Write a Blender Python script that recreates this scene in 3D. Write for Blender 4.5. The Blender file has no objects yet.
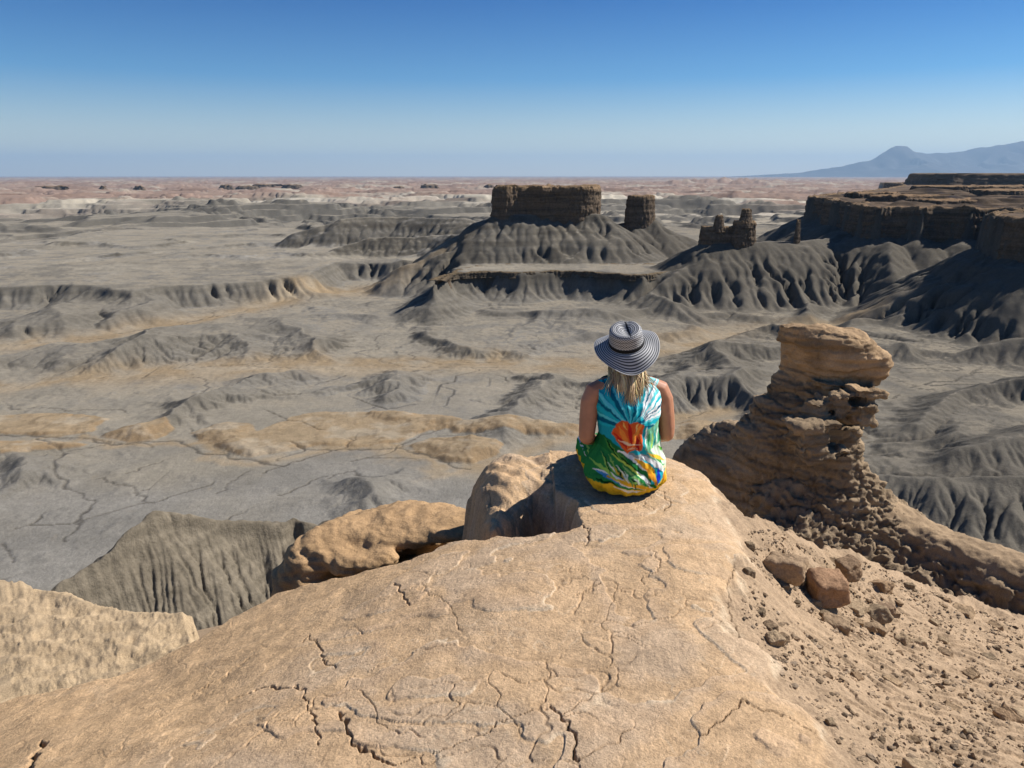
import bpy, bmesh, math, random, heapq
import numpy as np
from mathutils import Vector

# ------------------------------------------------------------------ basics
scene = bpy.context.scene
COL = scene.collection
rng = np.random.default_rng(11)
random.seed(11)

EYE = 1.54                       # eye height above the seat of the ledge
FPX = 760.0                      # focal length in pixels of a 1024 px wide frame
PITCH = math.atan((384 - 175.5) / FPX)
CP, SP = math.cos(PITCH), math.sin(PITCH)


def ray(px, py):
    """world direction of a photo pixel, scaled so that forward ground distance is 1"""
    u = (px - 512) / FPX
    v = (384 - py) / FPX
    y = CP + v * SP
    z = -SP + v * CP
    return u / y, z / y


def P(px, py, z):
    """point of elevation z seen at a pixel"""
    a, b = ray(px, py)
    t = (z - EYE) / b
    return (a * t, t, z)


def Q(px, py, d):
    """point at forward distance d seen at a pixel"""
    a, b = ray(px, py)
    return (a * d, d, EYE + b * d)


# ------------------------------------------------------------------ noise
def _h(ix, iy, seed):
    h = (ix.astype(np.uint32) * np.uint32(374761393)) ^ (iy.astype(np.uint32) * np.uint32(668265263)) ^ np.uint32((seed * 974711 + 12345) & 0xffffffff)
    h = (h ^ (h >> np.uint32(13))) * np.uint32(1274126177)
    h = (h ^ (h >> np.uint32(16))) * np.uint32(2246822519)
    return h ^ (h >> np.uint32(13))


_A = np.arange(256) * (2 * np.pi / 256)
_CX, _CY = np.cos(_A).astype(np.float32), np.sin(_A).astype(np.float32)


def n2(x, y, seed=0):
    x = np.asarray(x, np.float64); y = np.asarray(y, np.float64)
    fx = np.floor(x); fy = np.floor(y)
    ix = fx.astype(np.int64); iy = fy.astype(np.int64)
    x = (x - fx).astype(np.float32); y = (y - fy).astype(np.float32)
    u = x * x * x * (x * (x * 6 - 15) + 10); v = y * y * y * (y * (y * 6 - 15) + 10)

    def g(i, j, dx, dy):
        k = _h(i, j, seed) & np.uint32(255)
        return _CX[k] * dx + _CY[k] * dy
    a = g(ix, iy, x, y); b = g(ix + 1, iy, x - 1, y)
    c = g(ix, iy + 1, x, y - 1); d = g(ix + 1, iy + 1, x - 1, y - 1)
    a = a + u * (b - a); c = c + u * (d - c)
    return (a + v * (c - a)) * 1.5


_r3 = np.random.default_rng(3).normal(size=(256, 3))
_G3 = (_r3 / np.linalg.norm(_r3, axis=1)[:, None]).astype(np.float32)


def n3(x, y, z, seed=0):
    x, y, z = np.broadcast_arrays(np.asarray(x, np.float64), np.asarray(y, np.float64), np.asarray(z, np.float64))
    fx = np.floor(x); fy = np.floor(y); fz = np.floor(z)
    ix = fx.astype(np.int64); iy = fy.astype(np.int64); iz = fz.astype(np.int64)
    x = (x - fx).astype(np.float32); y = (y - fy).astype(np.float32); z = (z - fz).astype(np.float32)
    u = x * x * x * (x * (x * 6 - 15) + 10); v = y * y * y * (y * (y * 6 - 15) + 10); w = z * z * z * (z * (z * 6 - 15) + 10)

    def g(i, j, k, dx, dy, dz):
        q = _h(i + k * 7919, j - k * 104729, seed) & np.uint32(255)
        G = _G3[q]
        return G[..., 0] * dx + G[..., 1] * dy + G[..., 2] * dz
    r = 0
    for dk in (0, 1):
        a = g(ix, iy, iz + dk, x, y, z - dk); b = g(ix + 1, iy, iz + dk, x - 1, y, z - dk)
        c = g(ix, iy + 1, iz + dk, x, y - 1, z - dk); d = g(ix + 1, iy + 1, iz + dk, x - 1, y - 1, z - dk)
        a = a + u * (b - a); c = c + u * (d - c)
        e = a + v * (c - a)
        r = r + e * (w if dk else 1 - w)
    return r * 1.5


def fbm2(x, y, o=4, seed=0, gain=.5, lac=2.03):
    s = 0; a = 1; f = 1
    for i in range(o):
        s = s + a * n2(x * f + 17.3 * i, y * f - 9.1 * i, seed + i); a *= gain; f *= lac
    return s


def fbm3(x, y, z, o=4, seed=0, gain=.5, lac=2.03):
    s = 0; a = 1; f = 1
    for i in range(o):
        s = s + a * n3(x * f + 17.3 * i, y * f - 9.1 * i, z * f + 3.7 * i, seed + i); a *= gain; f *= lac
    return s


def ss(a, b, x):
    t = np.clip((x - a) / (b - a), 0, 1)
    return t * t * (3 - 2 * t)


def mix(a, b, t):
    return a + (b - a) * t


def seg_dist(X, Y, pts):
    """distance to an open polyline and the interpolated third value at the closest point"""
    best = np.full(X.shape, 1e9); val = np.zeros(X.shape)
    for p, q in zip(pts[:-1], pts[1:]):
        dx, dy = q[0] - p[0], q[1] - p[1]
        L = dx * dx + dy * dy + 1e-12
        t = np.clip(((X - p[0]) * dx + (Y - p[1]) * dy) / L, 0, 1)
        d = np.hypot(X - p[0] - t * dx, Y - p[1] - t * dy)
        m = d < best
        best = np.where(m, d, best)
        if len(p) > 2:
            val = np.where(m, p[2] + t * (q[2] - p[2]), val)
    return best, val


def poly_sdf(X, Y, poly):
    """signed distance to a polygon, positive inside"""
    n = len(poly)
    best = np.full(X.shape, 1e18); ins = np.zeros(X.shape, bool)
    for i in range(n):
        x0, y0 = poly[i][:2]; x1, y1 = poly[(i + 1) % n][:2]
        dx, dy = x1 - x0, y1 - y0
        t = np.clip(((X - x0) * dx + (Y - y0) * dy) / (dx * dx + dy * dy + 1e-12), 0, 1)
        best = np.minimum(best, (X - x0 - t * dx) ** 2 + (Y - y0 - t * dy) ** 2)
        if y0 != y1:
            c = ((y0 > Y) != (y1 > Y)) & (X < (x1 - x0) * (Y - y0) / (y1 - y0) + x0)
            ins ^= c
    d = np.sqrt(best)
    return np.where(ins, d, -d)


# ------------------------------------------------------------------ mesh helpers
def mesh_obj(name, V, F, mat=None, col=None, parent=None, smooth=True, attr=None):
    """V (n,3), F (m,4) or (m,3) or list of arrays"""
    me = bpy.data.meshes.new(name)
    V = np.asarray(V, np.float32).reshape(-1, 3)
    Fs = F if isinstance(F, list) else [F]
    Fs = [np.asarray(f, np.int32) for f in Fs if len(f)]
    me.vertices.add(len(V)); me.vertices.foreach_set('co', V.ravel())
    tot = sum(len(f) for f in Fs); nl = sum(f.size for f in Fs)
    me.loops.add(nl); me.polygons.add(tot)
    me.loops.foreach_set('vertex_index', np.concatenate([f.ravel() for f in Fs]))
    st = []; o = 0
    for f in Fs:
        k = f.shape[1]; st.append(o + np.arange(len(f)) * k); o += f.size
    me.polygons.foreach_set('loop_start', np.concatenate(st).astype(np.int32))
    me.update(calc_edges=True)
    me.polygons.foreach_set('use_smooth', np.full(tot, smooth))
    if col is not None:
        a = me.color_attributes.new('Col', 'FLOAT_COLOR', 'POINT')
        c = np.ones((len(V), 4), np.float32); c[:, :3] = np.asarray(col).reshape(-1, 3)
        a.data.foreach_set('color', c.ravel())
    if attr:
        for k, v in attr.items():
            a = me.attributes.new(k, 'FLOAT', 'POINT'); a.data.foreach_set('value', np.asarray(v, np.float32).ravel())
    o = bpy.data.objects.new(name, me)
    if mat: me.materials.append(mat)
    COL.objects.link(o)
    if parent: o.parent = parent
    return o


def grid_faces(n, m, wrap=False):
    i = np.arange(n - 1)[:, None]; j = np.arange(m if wrap else m - 1)[None, :]
    a = i * m + j; b = i * m + (j + 1) % m
    return np.stack([a, b, b + m, a + m], -1).reshape(-1, 4)


def tag(o, label=None, cat=None, group=None, kind=None):
    if label: o['label'] = label
    if cat: o['category'] = cat
    if group: o['group'] = group
    if kind: o['kind'] = kind
    return o


def empty(name, loc=(0, 0, 0)):
    o = bpy.data.objects.new(name, None); o.location = loc; o.empty_display_size = .1
    COL.objects.link(o)
    return o


# ------------------------------------------------------------------ materials
def srgb(r, g, b):
    f = lambda c: (c / 255 / 12.92) if c / 255 <= .04045 else ((c / 255 + .055) / 1.055) ** 2.4
    return (f(r), f(g), f(b))


def new_mat(name, rough=.95, spec=.1):
    m = bpy.data.materials.new(name); m.use_nodes = True
    nt = m.node_tree; b = nt.nodes['Principled BSDF']
    b.inputs['Roughness'].default_value = rough
    b.inputs['Specular IOR Level'].default_value = spec
    return m, nt, b


def N(nt, typ, **kw):
    n = nt.nodes.new(typ)
    for k, v in kw.items():
        if k.startswith('i_'):
            n.inputs[k[2:].replace('_', ' ')].default_value = v
        else:
            setattr(n, k, v)
    return n


def noise_node(nt, vec, scale, detail=4, rough=.6, dist=0.0):
    n = N(nt, 'ShaderNodeTexNoise'); n.inputs['Scale'].default_value = scale
    n.inputs['Detail'].default_value = detail; n.inputs['Roughness'].default_value = rough
    n.inputs['Distortion'].default_value = dist
    nt.links.new(vec, n.inputs['Vector'])
    return n.outputs['Fac']


def maprange(nt, val, a, b, c, d):
    n = N(nt, 'ShaderNodeMapRange'); n.inputs[1].default_value = a; n.inputs[2].default_value = b
    n.inputs[3].default_value = c; n.inputs[4].default_value = d
    nt.links.new(val, n.inputs[0]); return n.outputs[0]


def math_node(nt, op, a, b):
    n = N(nt, 'ShaderNodeMath', operation=op)
    for i, v in enumerate((a, b)):
        if isinstance(v, (int, float)): n.inputs[i].default_value = v
        else: nt.links.new(v, n.inputs[i])
    return n.outputs[0]


def scale_col(nt, col, fac):
    n = N(nt, 'ShaderNodeVectorMath', operation='SCALE')
    nt.links.new(col, n.inputs[0]); nt.links.new(fac, n.inputs['Scale'])
    return n.outputs[0]


def earth_mat(name, layers, bumps, vec_scale=(1, 1, 1), base=None, rough=.95, strata=None, spec=.08):
    """vertex colour (or base) times procedural noise layers [(scale, detail, lo, hi)], with bumps [(scale, detail, distance)]"""
    m, nt, b = new_mat(name, rough, spec)
    tc = N(nt, 'ShaderNodeTexCoord')
    mp = N(nt, 'ShaderNodeMapping'); mp.inputs['Scale'].default_value = vec_scale
    nt.links.new(tc.outputs['Object'], mp.inputs['Vector'])
    vec = mp.outputs['Vector']
    if base is None:
        at = N(nt, 'ShaderNodeAttribute', attribute_name='Col'); col = at.outputs['Color']
    else:
        r = N(nt, 'ShaderNodeRGB'); r.outputs[0].default_value = (*base, 1); col = r.outputs[0]
    for (s, d, lo, hi) in layers:
        f = maprange(nt, noise_node(nt, vec, s, d, .65), .25, .75, lo, hi)
        col = scale_col(nt, col, f)
    if strata:
        for (sc, lo, hi) in strata:
            mp2 = N(nt, 'ShaderNodeMapping'); mp2.inputs['Scale'].default_value = (sc * .06, sc * .06, sc)
            nt.links.new(tc.outputs['Object'], mp2.inputs['Vector'])
            f = maprange(nt, noise_node(nt, mp2.outputs['Vector'], 1.0, 3, .6, .3), .3, .7, lo, hi)
            col = scale_col(nt, col, f)
    nt.links.new(col, b.inputs['Base Color'])
    prev = None
    for (s, d, dist) in bumps:
        bp = N(nt, 'ShaderNodeBump'); bp.inputs['Strength'].default_value = 1.0; bp.inputs['Distance'].default_value = dist
        nt.links.new(noise_node(nt, vec, s, d, .7), bp.inputs['Height'])
        if prev is not None: nt.links.new(prev, bp.inputs['Normal'])
        prev = bp.outputs['Normal']
    if prev is not None: nt.links.new(prev, b.inputs['Normal'])
    return m

# ================================================================== THE VALLEY
FLOOR = -140.0
BENCH = -103.0
PLAIN = -115.0
ZTOP = -34.0

left_rim = [P(px, py, PLAIN) for px, py in ((-420, 292), (-200, 288), (-60, 289), (0, 286), (50, 283), (95, 285), (128, 289), (165, 284), (205, 282), (250, 279), (300, 277), (318, 270), (335, 262), (400, 262), (470, 262))]
plain_poly = [p[:2] for p in left_rim] + [(300, 1500), (3000, 1500), (3000, 4000), (-4000, 4000), (-4000, 900)]
bench_rim = [P(px, py, BENCH) for px, py in ((431, 283), (450, 274), (485, 272), (520, 273), (560, 271), (600, 273), (640, 276), (672, 272))]
bench_poly = [p[:2] for p in bench_rim] + [(240, 1000), (150, 1200), (-60, 1150), (-70, 960)]
massif = [(532, 1410), (500, 1330), (520, 1260), (468, 1190), (455, 1110), (480, 1060), (427, 1010), (424, 960), (410, 925), (432, 906), (455, 915), (478, 898), (500, 908), (522, 884), (560, 892), (548, 835), (500, 800), (462, 770), (440, 715), (452, 655), (540, 615), (900, 600), (2600, 600), (5600, 1200), (5600, 4300), (2000, 4300), (1640, 3250), (900, 1950)]
massif2 = [(1575, 3080), (1640, 2960), (1760, 2990), (2400, 2800), (4900, 2600), (4900, 3900), (1900, 3900)]

ridges = [  # crest polylines (x, y, z), flank slope
    ([Q(490, 213, 1018), Q(545, 213, 1022), Q(600, 211, 1030)], .62),
    ([Q(494, 216, 1060), Q(597, 212, 1085)], .62),
    ([Q(622, 220, 1076), Q(658, 219, 1080)], .58),
    ([Q(650, 228, 1085), Q(690, 236, 1060)], .50),
    ([Q(697, 242, 885), Q(760, 240, 888), Q(800, 240, 903), Q(846, 232, 970)], .62),
    ([Q(340, 217, 1340), Q(400, 215, 1370), Q(470, 218, 1300)], .50),
    ([Q(340, 217, 1340), Q(300, 230, 1320)], .55),
    ([Q(365, 236, 1190), Q(440, 234, 1190), Q(490, 232, 1080)], .55),
    ([Q(365, 236, 1190), Q(330, 250, 1150), Q(318, 262, 1090)], .5),
    ([Q(486, 228, 1030), Q(442, 252, 985), Q(400, 266, 960)], .55),
    ([Q(530, 226, 1020), Q(515, 250, 960)], .55),
    ([Q(575, 226, 1020), Q(575, 252, 950)], .55),
    ([Q(640, 232, 1070), Q(608, 258, 950)], .55),
    ([Q(700, 252, 878), Q(672, 272, 835), Q(650, 291, 800), Q(676, 298, 760)], .55),
    ([Q(740, 251, 884), Q(742, 285, 818), Q(735, 312, 775)], .62),
    ([Q(792, 248, 900), Q(800, 282, 822), Q(815, 308, 780)], .62),
    ([Q(846, 240, 960), Q(850, 275, 850), Q(858, 308, 785)], .62),
    ([Q(888, 238, 892), Q(888, 272, 820), Q(884, 311, 768)], .66),
    ([Q(955, 243, 884), Q(955, 262, 840), Q(940, 290, 790)], .62),
    ([Q(1080, 470, 300), Q(1000, 471, 300), Q(880, 478, 310)], .5),
    ([Q(1200, 350, 430), Q(1040, 372, 440), Q(960, 388, 440), Q(905, 418, 400)], .46),
    ([Q(1200, 310, 540), Q(1020, 337, 560), Q(940, 356, 560), Q(895, 384, 530)], .45),
    ([Q(1200, 405, 355), Q(1030, 424, 360), Q(950, 444, 350)], .46),
]
humps = [  # px, py of the foot centre, height, half length along x, half length along y
    (395, 384, 9, 26, 42), (100, 358, 10, 70, 45), (210, 353, 8, 70, 45), (150, 412, 5, 60, 26), (300, 395, 5, 70, 30),
    (560, 400, 5, 60, 60), (650, 395, 9, 40, 40), (720, 352, 12, 50, 55), (700, 395, 8, 40, 40), (300, 340, 8, 70, 55), (200, 335, 7, 60, 45),
    (480, 345, 6, 60, 60), (575, 330, 12, 50, 60), (800, 345, 9, 55, 50), (380, 490, 4, 22, 20), (460, 470, 4, 20, 16), (120, 480, 3, 40, 20),
    (40, 470, 3, 40, 16), (350, 510, 7, 26, 20), (60, 320, 12, 60, 50), (150, 318, 10, 50, 40),
    (0, 330, 9, 60, 40)]
washes = [
    [P(px, py, FLOOR) for px, py in ((-200, 400), (0, 388), (60, 383), (130, 376), (200, 371), (260, 368), (330, 366), (400, 366), (470, 365), (540, 368), (590, 371), (640, 354), (700, 345), (770, 331), (860, 325))],
    [P(px, py, FLOOR) for px, py in ((-150, 355), (0, 347), (60, 343), (105, 338), (135, 331), (180, 325), (240, 312), (300, 298), (360, 293), (435, 287))],
    [P(px, py, FLOOR) for px, py in ((-150, 440), (0, 437), (45, 439), (90, 440), (120, 446), (180, 443), (215, 454), (256, 462), (300, 452), (350, 451), (392, 449), (440, 466), (480, 470), (560, 440), (660, 425), (720, 415))],
]
tans = [[P(px, py, FLOOR)[:2] for px, py in poly] for poly in (
    ((-80, 416), (0, 415), (60, 413), (110, 420), (90, 434), (40, 436), (0, 435), (-80, 436)),
    ((-80, 444), (0, 441), (40, 440), (95, 443), (85, 447), (40, 452), (0, 460), (-80, 470)),
    ((100, 437), (130, 427), (165, 424), (178, 432), (160, 441), (125, 443)),
    ((186, 434), (225, 424), (250, 426), (256, 433), (290, 420), (320, 414), (400, 414), (440, 417), (462, 421), (470, 428), (430, 432), (400, 445), (360, 449), (320, 447), (280, 455), (250, 459), (222, 451), (190, 440)),
    ((402, 448), (430, 438), (470, 438), (500, 446), (505, 455), (470, 466), (440, 464), (415, 457)),
    ((440, 425), (512, 424), (590, 428), (580, 437), (500, 437), (450, 434)),
    ((640, 430), (690, 420), (740, 424), (700, 440), (650, 440)),
)]

CELL = 2.2
gx = np.arange(-1050, 1000, CELL); gy = np.arange(120, 1960, CELL)


def macro(X, Y):
    wx = 14 * fbm2(X / 90, Y / 90, 3, 5); wy = 14 * fbm2(X / 90, Y / 90, 3, 8)
    fine = 5 * fbm2(X / 22, Y / 22, 3, 15)
    Xw, Yw = X + wx * .6 + fine, Y + wy * .6 + fine * .5
    rg = 1 - np.minimum(np.abs(n2(Xw / 150, Yw / 190, 21)) * 2.1, 1)
    rg2 = 1 - np.minimum(np.abs(n2(Xw / 75, Yw / 95, 22)) * 2.0, 1)
    east = ss(40, 230, X) * ss(230, 330, Y)
    midv = ss(330, 480, Y)
    z = FLOOR + (6.0 + 3.0 * midv + 5 * east) * rg ** 2.0 + (2.2 + 2.0 * midv + 5 * east) * rg2 ** 2 + 2.5 * fbm2(X / 130, Y / 160, 2, 23) - 4 + .006 * X
    for (px, py, h, lx, ly) in humps:
        c = P(px, py, FLOOR)
        z = z + 1.0 * h * np.exp(-((Xw - c[0]) / lx) ** 2 - ((Yw - c[1]) / (1.35 * ly)) ** 2)
    for w, (wd, dp) in zip(washes, ((9, 6), (11, 6), (5, 4))):
        d, _ = seg_dist(X + wx * .25, Y + wy * .25, w)
        z = z - dp * np.exp(-(d / wd) ** 2) - (z - FLOOR) * .8 * np.exp(-(d / (wd * 3)) ** 2)
    # tan terraces stand a little above the grey floor
    tan = np.zeros_like(z)
    for t in tans:
        s = poly_sdf(X + wx * .25 + fine * .5, Y + wy * .25, t)
        tan = np.maximum(tan, ss(-1.0, 3.0, s))
    z = z - tan * np.maximum(z - FLOOR, 0) * .75 + 3.2 * tan
    # plain behind the left scarp
    s = poly_sdf(Xw, Yw, plain_poly)
    pl = PLAIN + 2.5 * fbm2(X / 220, Y / 160, 3, 31) + 9 * ss(.18, .5, fbm2(X / 170, Y / 420, 3, 33)) * ss(300, 600, Y - 900)
    pl = pl + 7.5 * rg ** 2.5 * ss(950, 1150, Y) + 1.5 * rg2 ** 2 - 2
    k = np.clip((s + 48) / 48, 0, 1)
    prof = np.where(k < .55, k * .62, .34 + (k - .55) / .45 * .66)
    z = mix(z, np.maximum(pl, z), prof)
    hard = ss(-3, 5, s) * (1 - ss(12, 40, s))
    # the bench in front of the mesa
    s = poly_sdf(Xw, Yw, bench_poly)
    k = np.clip((s + 58) / 58, 0, 1)
    prof = np.where(k < .8, k ** 1.2 * .72, .55 + (k - .8) / .2 * .45)
    z = np.maximum(z, FLOOR + (BENCH - FLOOR) * prof + .8 * fbm2(X / 60, Y / 60, 2, 41) * ss(0, 20, s))
    hard = np.maximum(hard, ss(-4, 2, s) * (1 - ss(7, 20, s)))
    # ridges and talus
    for r, sl in ridges:
        d, v = seg_dist(X + wx * .45 + fine * .8, Y + wy * .45 + fine * .5, r)
        z = np.maximum(z, np.maximum(v - sl * (np.sqrt(d * d + 9) - 3), -170))
    s = poly_sdf(X + wx * .3, Y + wy * .3, massif)
    out = np.maximum(-s, 0)
    tal = -67 - .60 * (np.sqrt(out ** 2 + 9) - 3) + 5 * np.abs(n2(X / 45, Y / 45, 61)) * ss(0, 40, out)
    q_ = fbm2(X / 190, Y / 120, 4, 63) * 2.4
    top = ZTOP + 7.0 * (np.floor(q_) + ss(.75, 1, q_ - np.floor(q_))) * ss(8, 60, s) + 1.2 * fbm2(X / 14, Y / 14, 3, 64) * ss(5, 20, s) - .5
    z = np.where(s > 4, top, np.maximum(z, np.maximum(tal, -170)))
    hard = np.maximum(hard, ss(0, 6, s))
    # the escarpment under our own rim
    R = np.hypot(X, Y)
    esc = -14 - .95 * (R - 14) + 9 * fbm2(X / 40, Y / 40, 3, 71)
    z = np.maximum(z, np.maximum(esc, -170))
    return z, tan, hard


def receivers(z, cell):
    n, m = z.shape
    best = np.zeros_like(z); rec = np.arange(n * m).reshape(n, m).copy()
    idx = rec.copy()
    zp = np.pad(z, 1, constant_values=1e9)
    ip = np.pad(idx, 1, mode='edge')
    for di in (-1, 0, 1):
        for dj in (-1, 0, 1):
            if di == 0 and dj == 0: continue
            L = cell * (1.41421 if di and dj else 1)
            s = (z - zp[1 + di:1 + di + n, 1 + dj:1 + dj + m]) / L
            k = s > best
            best = np.where(k, s, best)
            rec = np.where(k, ip[1 + di:1 + di + n, 1 + dj:1 + dj + m], rec)
    return best, rec


def accumulate(rec):
    N_ = rec.size
    r = rec.ravel().copy()
    own = np.arange(N_)
    dead = r == own
    r[dead] = N_
    r = np.append(r, N_)
    A = np.ones(N_ + 1); A[-1] = 0
    for _ in range(11):
        A = A + np.bincount(r, weights=A, minlength=N_ + 1)
        A[-1] = 0
        r = r[r]
        if (r == N_).all(): break
    return A[:-1].reshape(rec.shape)


def fill_pits(z):
    n, m = z.shape
    zl = z.ravel().tolist(); done = bytearray(n * m); h = []
    for i in range(n):
        for j in ((0, m - 1) if 0 < i < n - 1 else range(m)):
            k = i * m + j; done[k] = 1; h.append((zl[k], k))
    heapq.heapify(h)
    pop, push = heapq.heappop, heapq.heappush
    while h:
        v, k = pop(h)
        i, j = divmod(k, m)
        for d in (-m - 1, -m, -m + 1, -1, 1, m - 1, m, m + 1):
            q = k + d
            if q < 0 or q >= n * m or done[q]: continue
            jj = q % m
            if abs(jj - j) > 1: continue
            done[q] = 1
            w = zl[q]
            if w <= v: w = v + .002; zl[q] = w
            push(h, (w, q))
    return np.array(zl).reshape(n, m)


def erode(z, cell, K, iters, D=.05, m=.45, maxstep=1.2):
    z = fill_pits(z)
    for it in range(iters):
        if it % 2 == 0:
            s, rec = receivers(z, cell)
            A = accumulate(rec) * cell * cell
            Am = A ** m
        zr = z.ravel()[rec]
        s = np.maximum(z - zr, 0) / cell
        dz = np.minimum(K * Am * s, maxstep)
        z = np.maximum(z - dz, zr + np.minimum(.004, z - zr))
        if D:
            p = np.pad(z, 1, mode='edge')
            lap = p[:-2, 1:-1] + p[2:, 1:-1] + p[1:-1, :-2] + p[1:-1, 2:] - 4 * z
            z = z + D * lap * (np.abs(lap) < 6)
    return z, A


def bilin(G, x0, y0, cell, X, Y):
    """smooth (Catmull-Rom) sampling of a grid"""
    u = np.clip((X - x0) / cell, 1, G.shape[1] - 3.001); v = np.clip((Y - y0) / cell, 1, G.shape[0] - 3.001)
    i = np.floor(u).astype(int); j = np.floor(v).astype(int); fu = u - i; fv = v - j

    def w(f):
        return (-.5 * f + f * f - .5 * f ** 3, 1 - 2.5 * f * f + 1.5 * f ** 3, .5 * f + 2 * f * f - 1.5 * f ** 3, -.5 * f * f + .5 * f ** 3)
    wu, wv = w(fu), w(fv); r = 0
    for a in range(4):
        t = 0
        for b in range(4):
            t = t + wu[b] * G[j + a - 1, i + b - 1]
        r = r + wv[a] * t
    return r


GX, GY = np.meshgrid(gx, gy)
Z0, TAN0, HARD0 = macro(GX, GY)
Z0 = Z0 + (1.0 + 1.3 * ss(-128, -110, Z0) * (1 - HARD0)) * fbm2(GX / 9, GY / 9, 3, 91)
LAY = ss(.05, .4, n2(Z0 / 6.5 + .5 * n2(GX / 150, GY / 150, 45), GX * 0 + 3.3, 46)) * ss(-134, -122, Z0)
Z1, A1 = erode(Z0, CELL, .020 * (1 - .80 * HARD0) * (1 - .5 * TAN0) * (1 - .65 * LAY) * np.clip(1.0 + 1.1 * fbm2(GX / 55, GY / 55, 2, 48), .3, 2.0), 64, D=.022)
FC = .8
fx = np.arange(-340, 380, FC); fy = np.arange(150, 660, FC)
FX, FY = np.meshgrid(fx, fy)
ZF = bilin(Z1, gx[0], gy[0], CELL, FX, FY)
_, TANF, HARDF = macro(FX, FY)
chans = [(((-60, 441), (0, 437), (45, 438), (90, 440), (112, 446), (150, 442), (182, 443), (197, 452), (215, 455), (240, 460), (258, 463), (290, 466)), 1.0, 2.8),
         (((36, 440), (50, 447), (66, 456), (55, 465), (53, 477), (68, 488), (92, 501), (86, 517), (72, 533), (62, 545)), .55, 2.0),
         (((395, 449), (425, 436), (440, 432)),   .5, 1.6), (((470, 470), (440, 463), (420, 455), (398, 449), (350, 451), (300, 449)), .8, 2.2),
         (((0, 545), (12, 552), (20, 562)), .45, 1.4), (((143, 505), (140, 490), (120, 486), (100, 480)), .4, 1.4), (((330, 480), (352, 470), (356, 478), (378, 482)), .5, 1.7), (((250, 470), (235, 480), (220, 495)), .4, 1.4)]
cw = 3.0 * fbm2(FX / 14, FY / 14, 4, 95); cw2 = 3.0 * fbm2(FX / 14, FY / 14, 4, 96)
ZF = ZF + 1.0 * fbm2(FX / 16, FY / 16, 3, 97) + .40 * fbm2(FX / 3.5, FY / 3.5, 3, 93) + .9 * ss(.1, .9, TANF)
CH = np.zeros_like(ZF)
for ln, wd, dp in chans:
    d, _ = seg_dist(FX + cw, FY + cw2, [P(px, py, FLOOR) for px, py in ln])
    k_ = np.exp(-(d / wd) ** 2); CH = np.maximum(CH, k_); ZF = ZF - dp * k_
ZF, AF = erode(ZF, FC, .020 * (1 - .6 * TANF), 34, D=.015)
THF = np.maximum(ss(2.55, 3.0, np.log10(AF)), CH)
ZF = ZF - .55 * THF * (1 - .6 * CH)


def spur(X, Y):
    """the fluted grey buttress below the ledge on the left"""
    a = Q(62, 580, 114); b = Q(100, 552, 120); c = Q(150, 508, 130); d = Q(240, 519, 140); e = Q(335, 521, 150); f = Q(480, 530, 166)
    line = [(a[0], a[1], a[2]), b, c, d, e, f]
    wob = 1.1 * fbm2(X / 5, Y / 5, 3, 101)
    best, v = seg_dist(X + wob * .3, Y, line)
    front = np.interp(X, [p[0] for p in line], [p[1] for p in line]) - Y + (1.9 * fbm2((X + .45 * Y) / 5.5, Y / 90, 3, 110) - .4) * ss(-52, -46, X)
    fr = np.maximum(front, 0)
    step = 2.4 * ss(.1, .9, fr) * ss(c[0] - 1, c[0] + 5, X)
    zf = v - step - .78 * fr
    back = np.maximum(-front, 0)
    zb = v - .42 * back + .3 * fbm2(X / 4, Y / 4, 3, 109)
    z = np.where(front > 0, zf, zb)
    xl = np.interp(Y, [a[1], b[1], c[1], c[1] + 40], [a[0], b[0], c[0], c[0] + 6])
    left = np.maximum(xl - X, 0)
    z = np.where((left > 0), np.minimum(z, np.interp(xl, [p[0] for p in line], [p[2] for p in line]) - .74 * left - .2 * back + .3 * fbm2(X / 5, Y / 5, 3, 111)), z)
    return z


SC = .28
sx = np.arange(-105, 34, SC); sy = np.arange(92, 178, SC)
SXg, SYg = np.meshgrid(sx, sy)
SZ0 = spur(SXg, SYg)
fr_ = SZ0.copy()
SZ1 = SZ0 - .22 * ss(.25, .02, np.abs(n2((SXg + .45 * SYg) / 1.1, SYg / 45, 115))) * ss(.4, .8, np.hypot(*np.gradient(SZ0, SC))) + .30 * fbm2(SXg / 1.6, SYg / 1.6, 3, 112) + .8 * fbm2(SXg / 7, SYg / 7, 3, 113)
slay = ss(.0, .35, n2(SZ0 / 1.7, SXg / 60, 114))
gy__, gx__ = np.gradient(SZ0, SC)
SZ1, SA = erode(SZ1, SC, (.014 * (1 - .6 * slay)), 40, D=.02, m=.42)


def valley(X, Y):
    """final height, tan mask and log10 drainage area in square metres"""
    z = bilin(Z1, gx[0], gy[0], CELL, X, Y)
    lim = lambda G, x0, y0, c: np.clip(bilin(np.log10(G), x0, y0, c, X, Y), 0, 7)
    A = lim(A1, gx[0], gy[0], CELL)
    T = ss(3.0, 3.7, A) * .8
    t = bilin(TAN0, gx[0], gy[0], CELL, X, Y)
    hard = bilin(HARD0, gx[0], gy[0], CELL, X, Y)
    inn = ss(0, 30, np.minimum(np.minimum(X - fx[0], fx[-1] - X), np.minimum(Y - fy[0], fy[-1] - Y)))
    m = inn > 0
    if m.any():
        xm, ym = X[m], Y[m]
        z[m] = mix(z[m], bilin(ZF, fx[0], fy[0], FC, xm, ym), inn[m])
        A[m] = mix(A[m], np.clip(bilin(np.log10(AF), fx[0], fy[0], FC, xm, ym), 0, 7), inn[m])
        T[m] = mix(T[m], np.clip(bilin(THF, fx[0], fy[0], FC, xm, ym), 0, 1), inn[m])
        t[m] = mix(t[m], bilin(TANF, fx[0], fy[0], FC, xm, ym), inn[m])
    return z, t, A, hard, T


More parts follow.
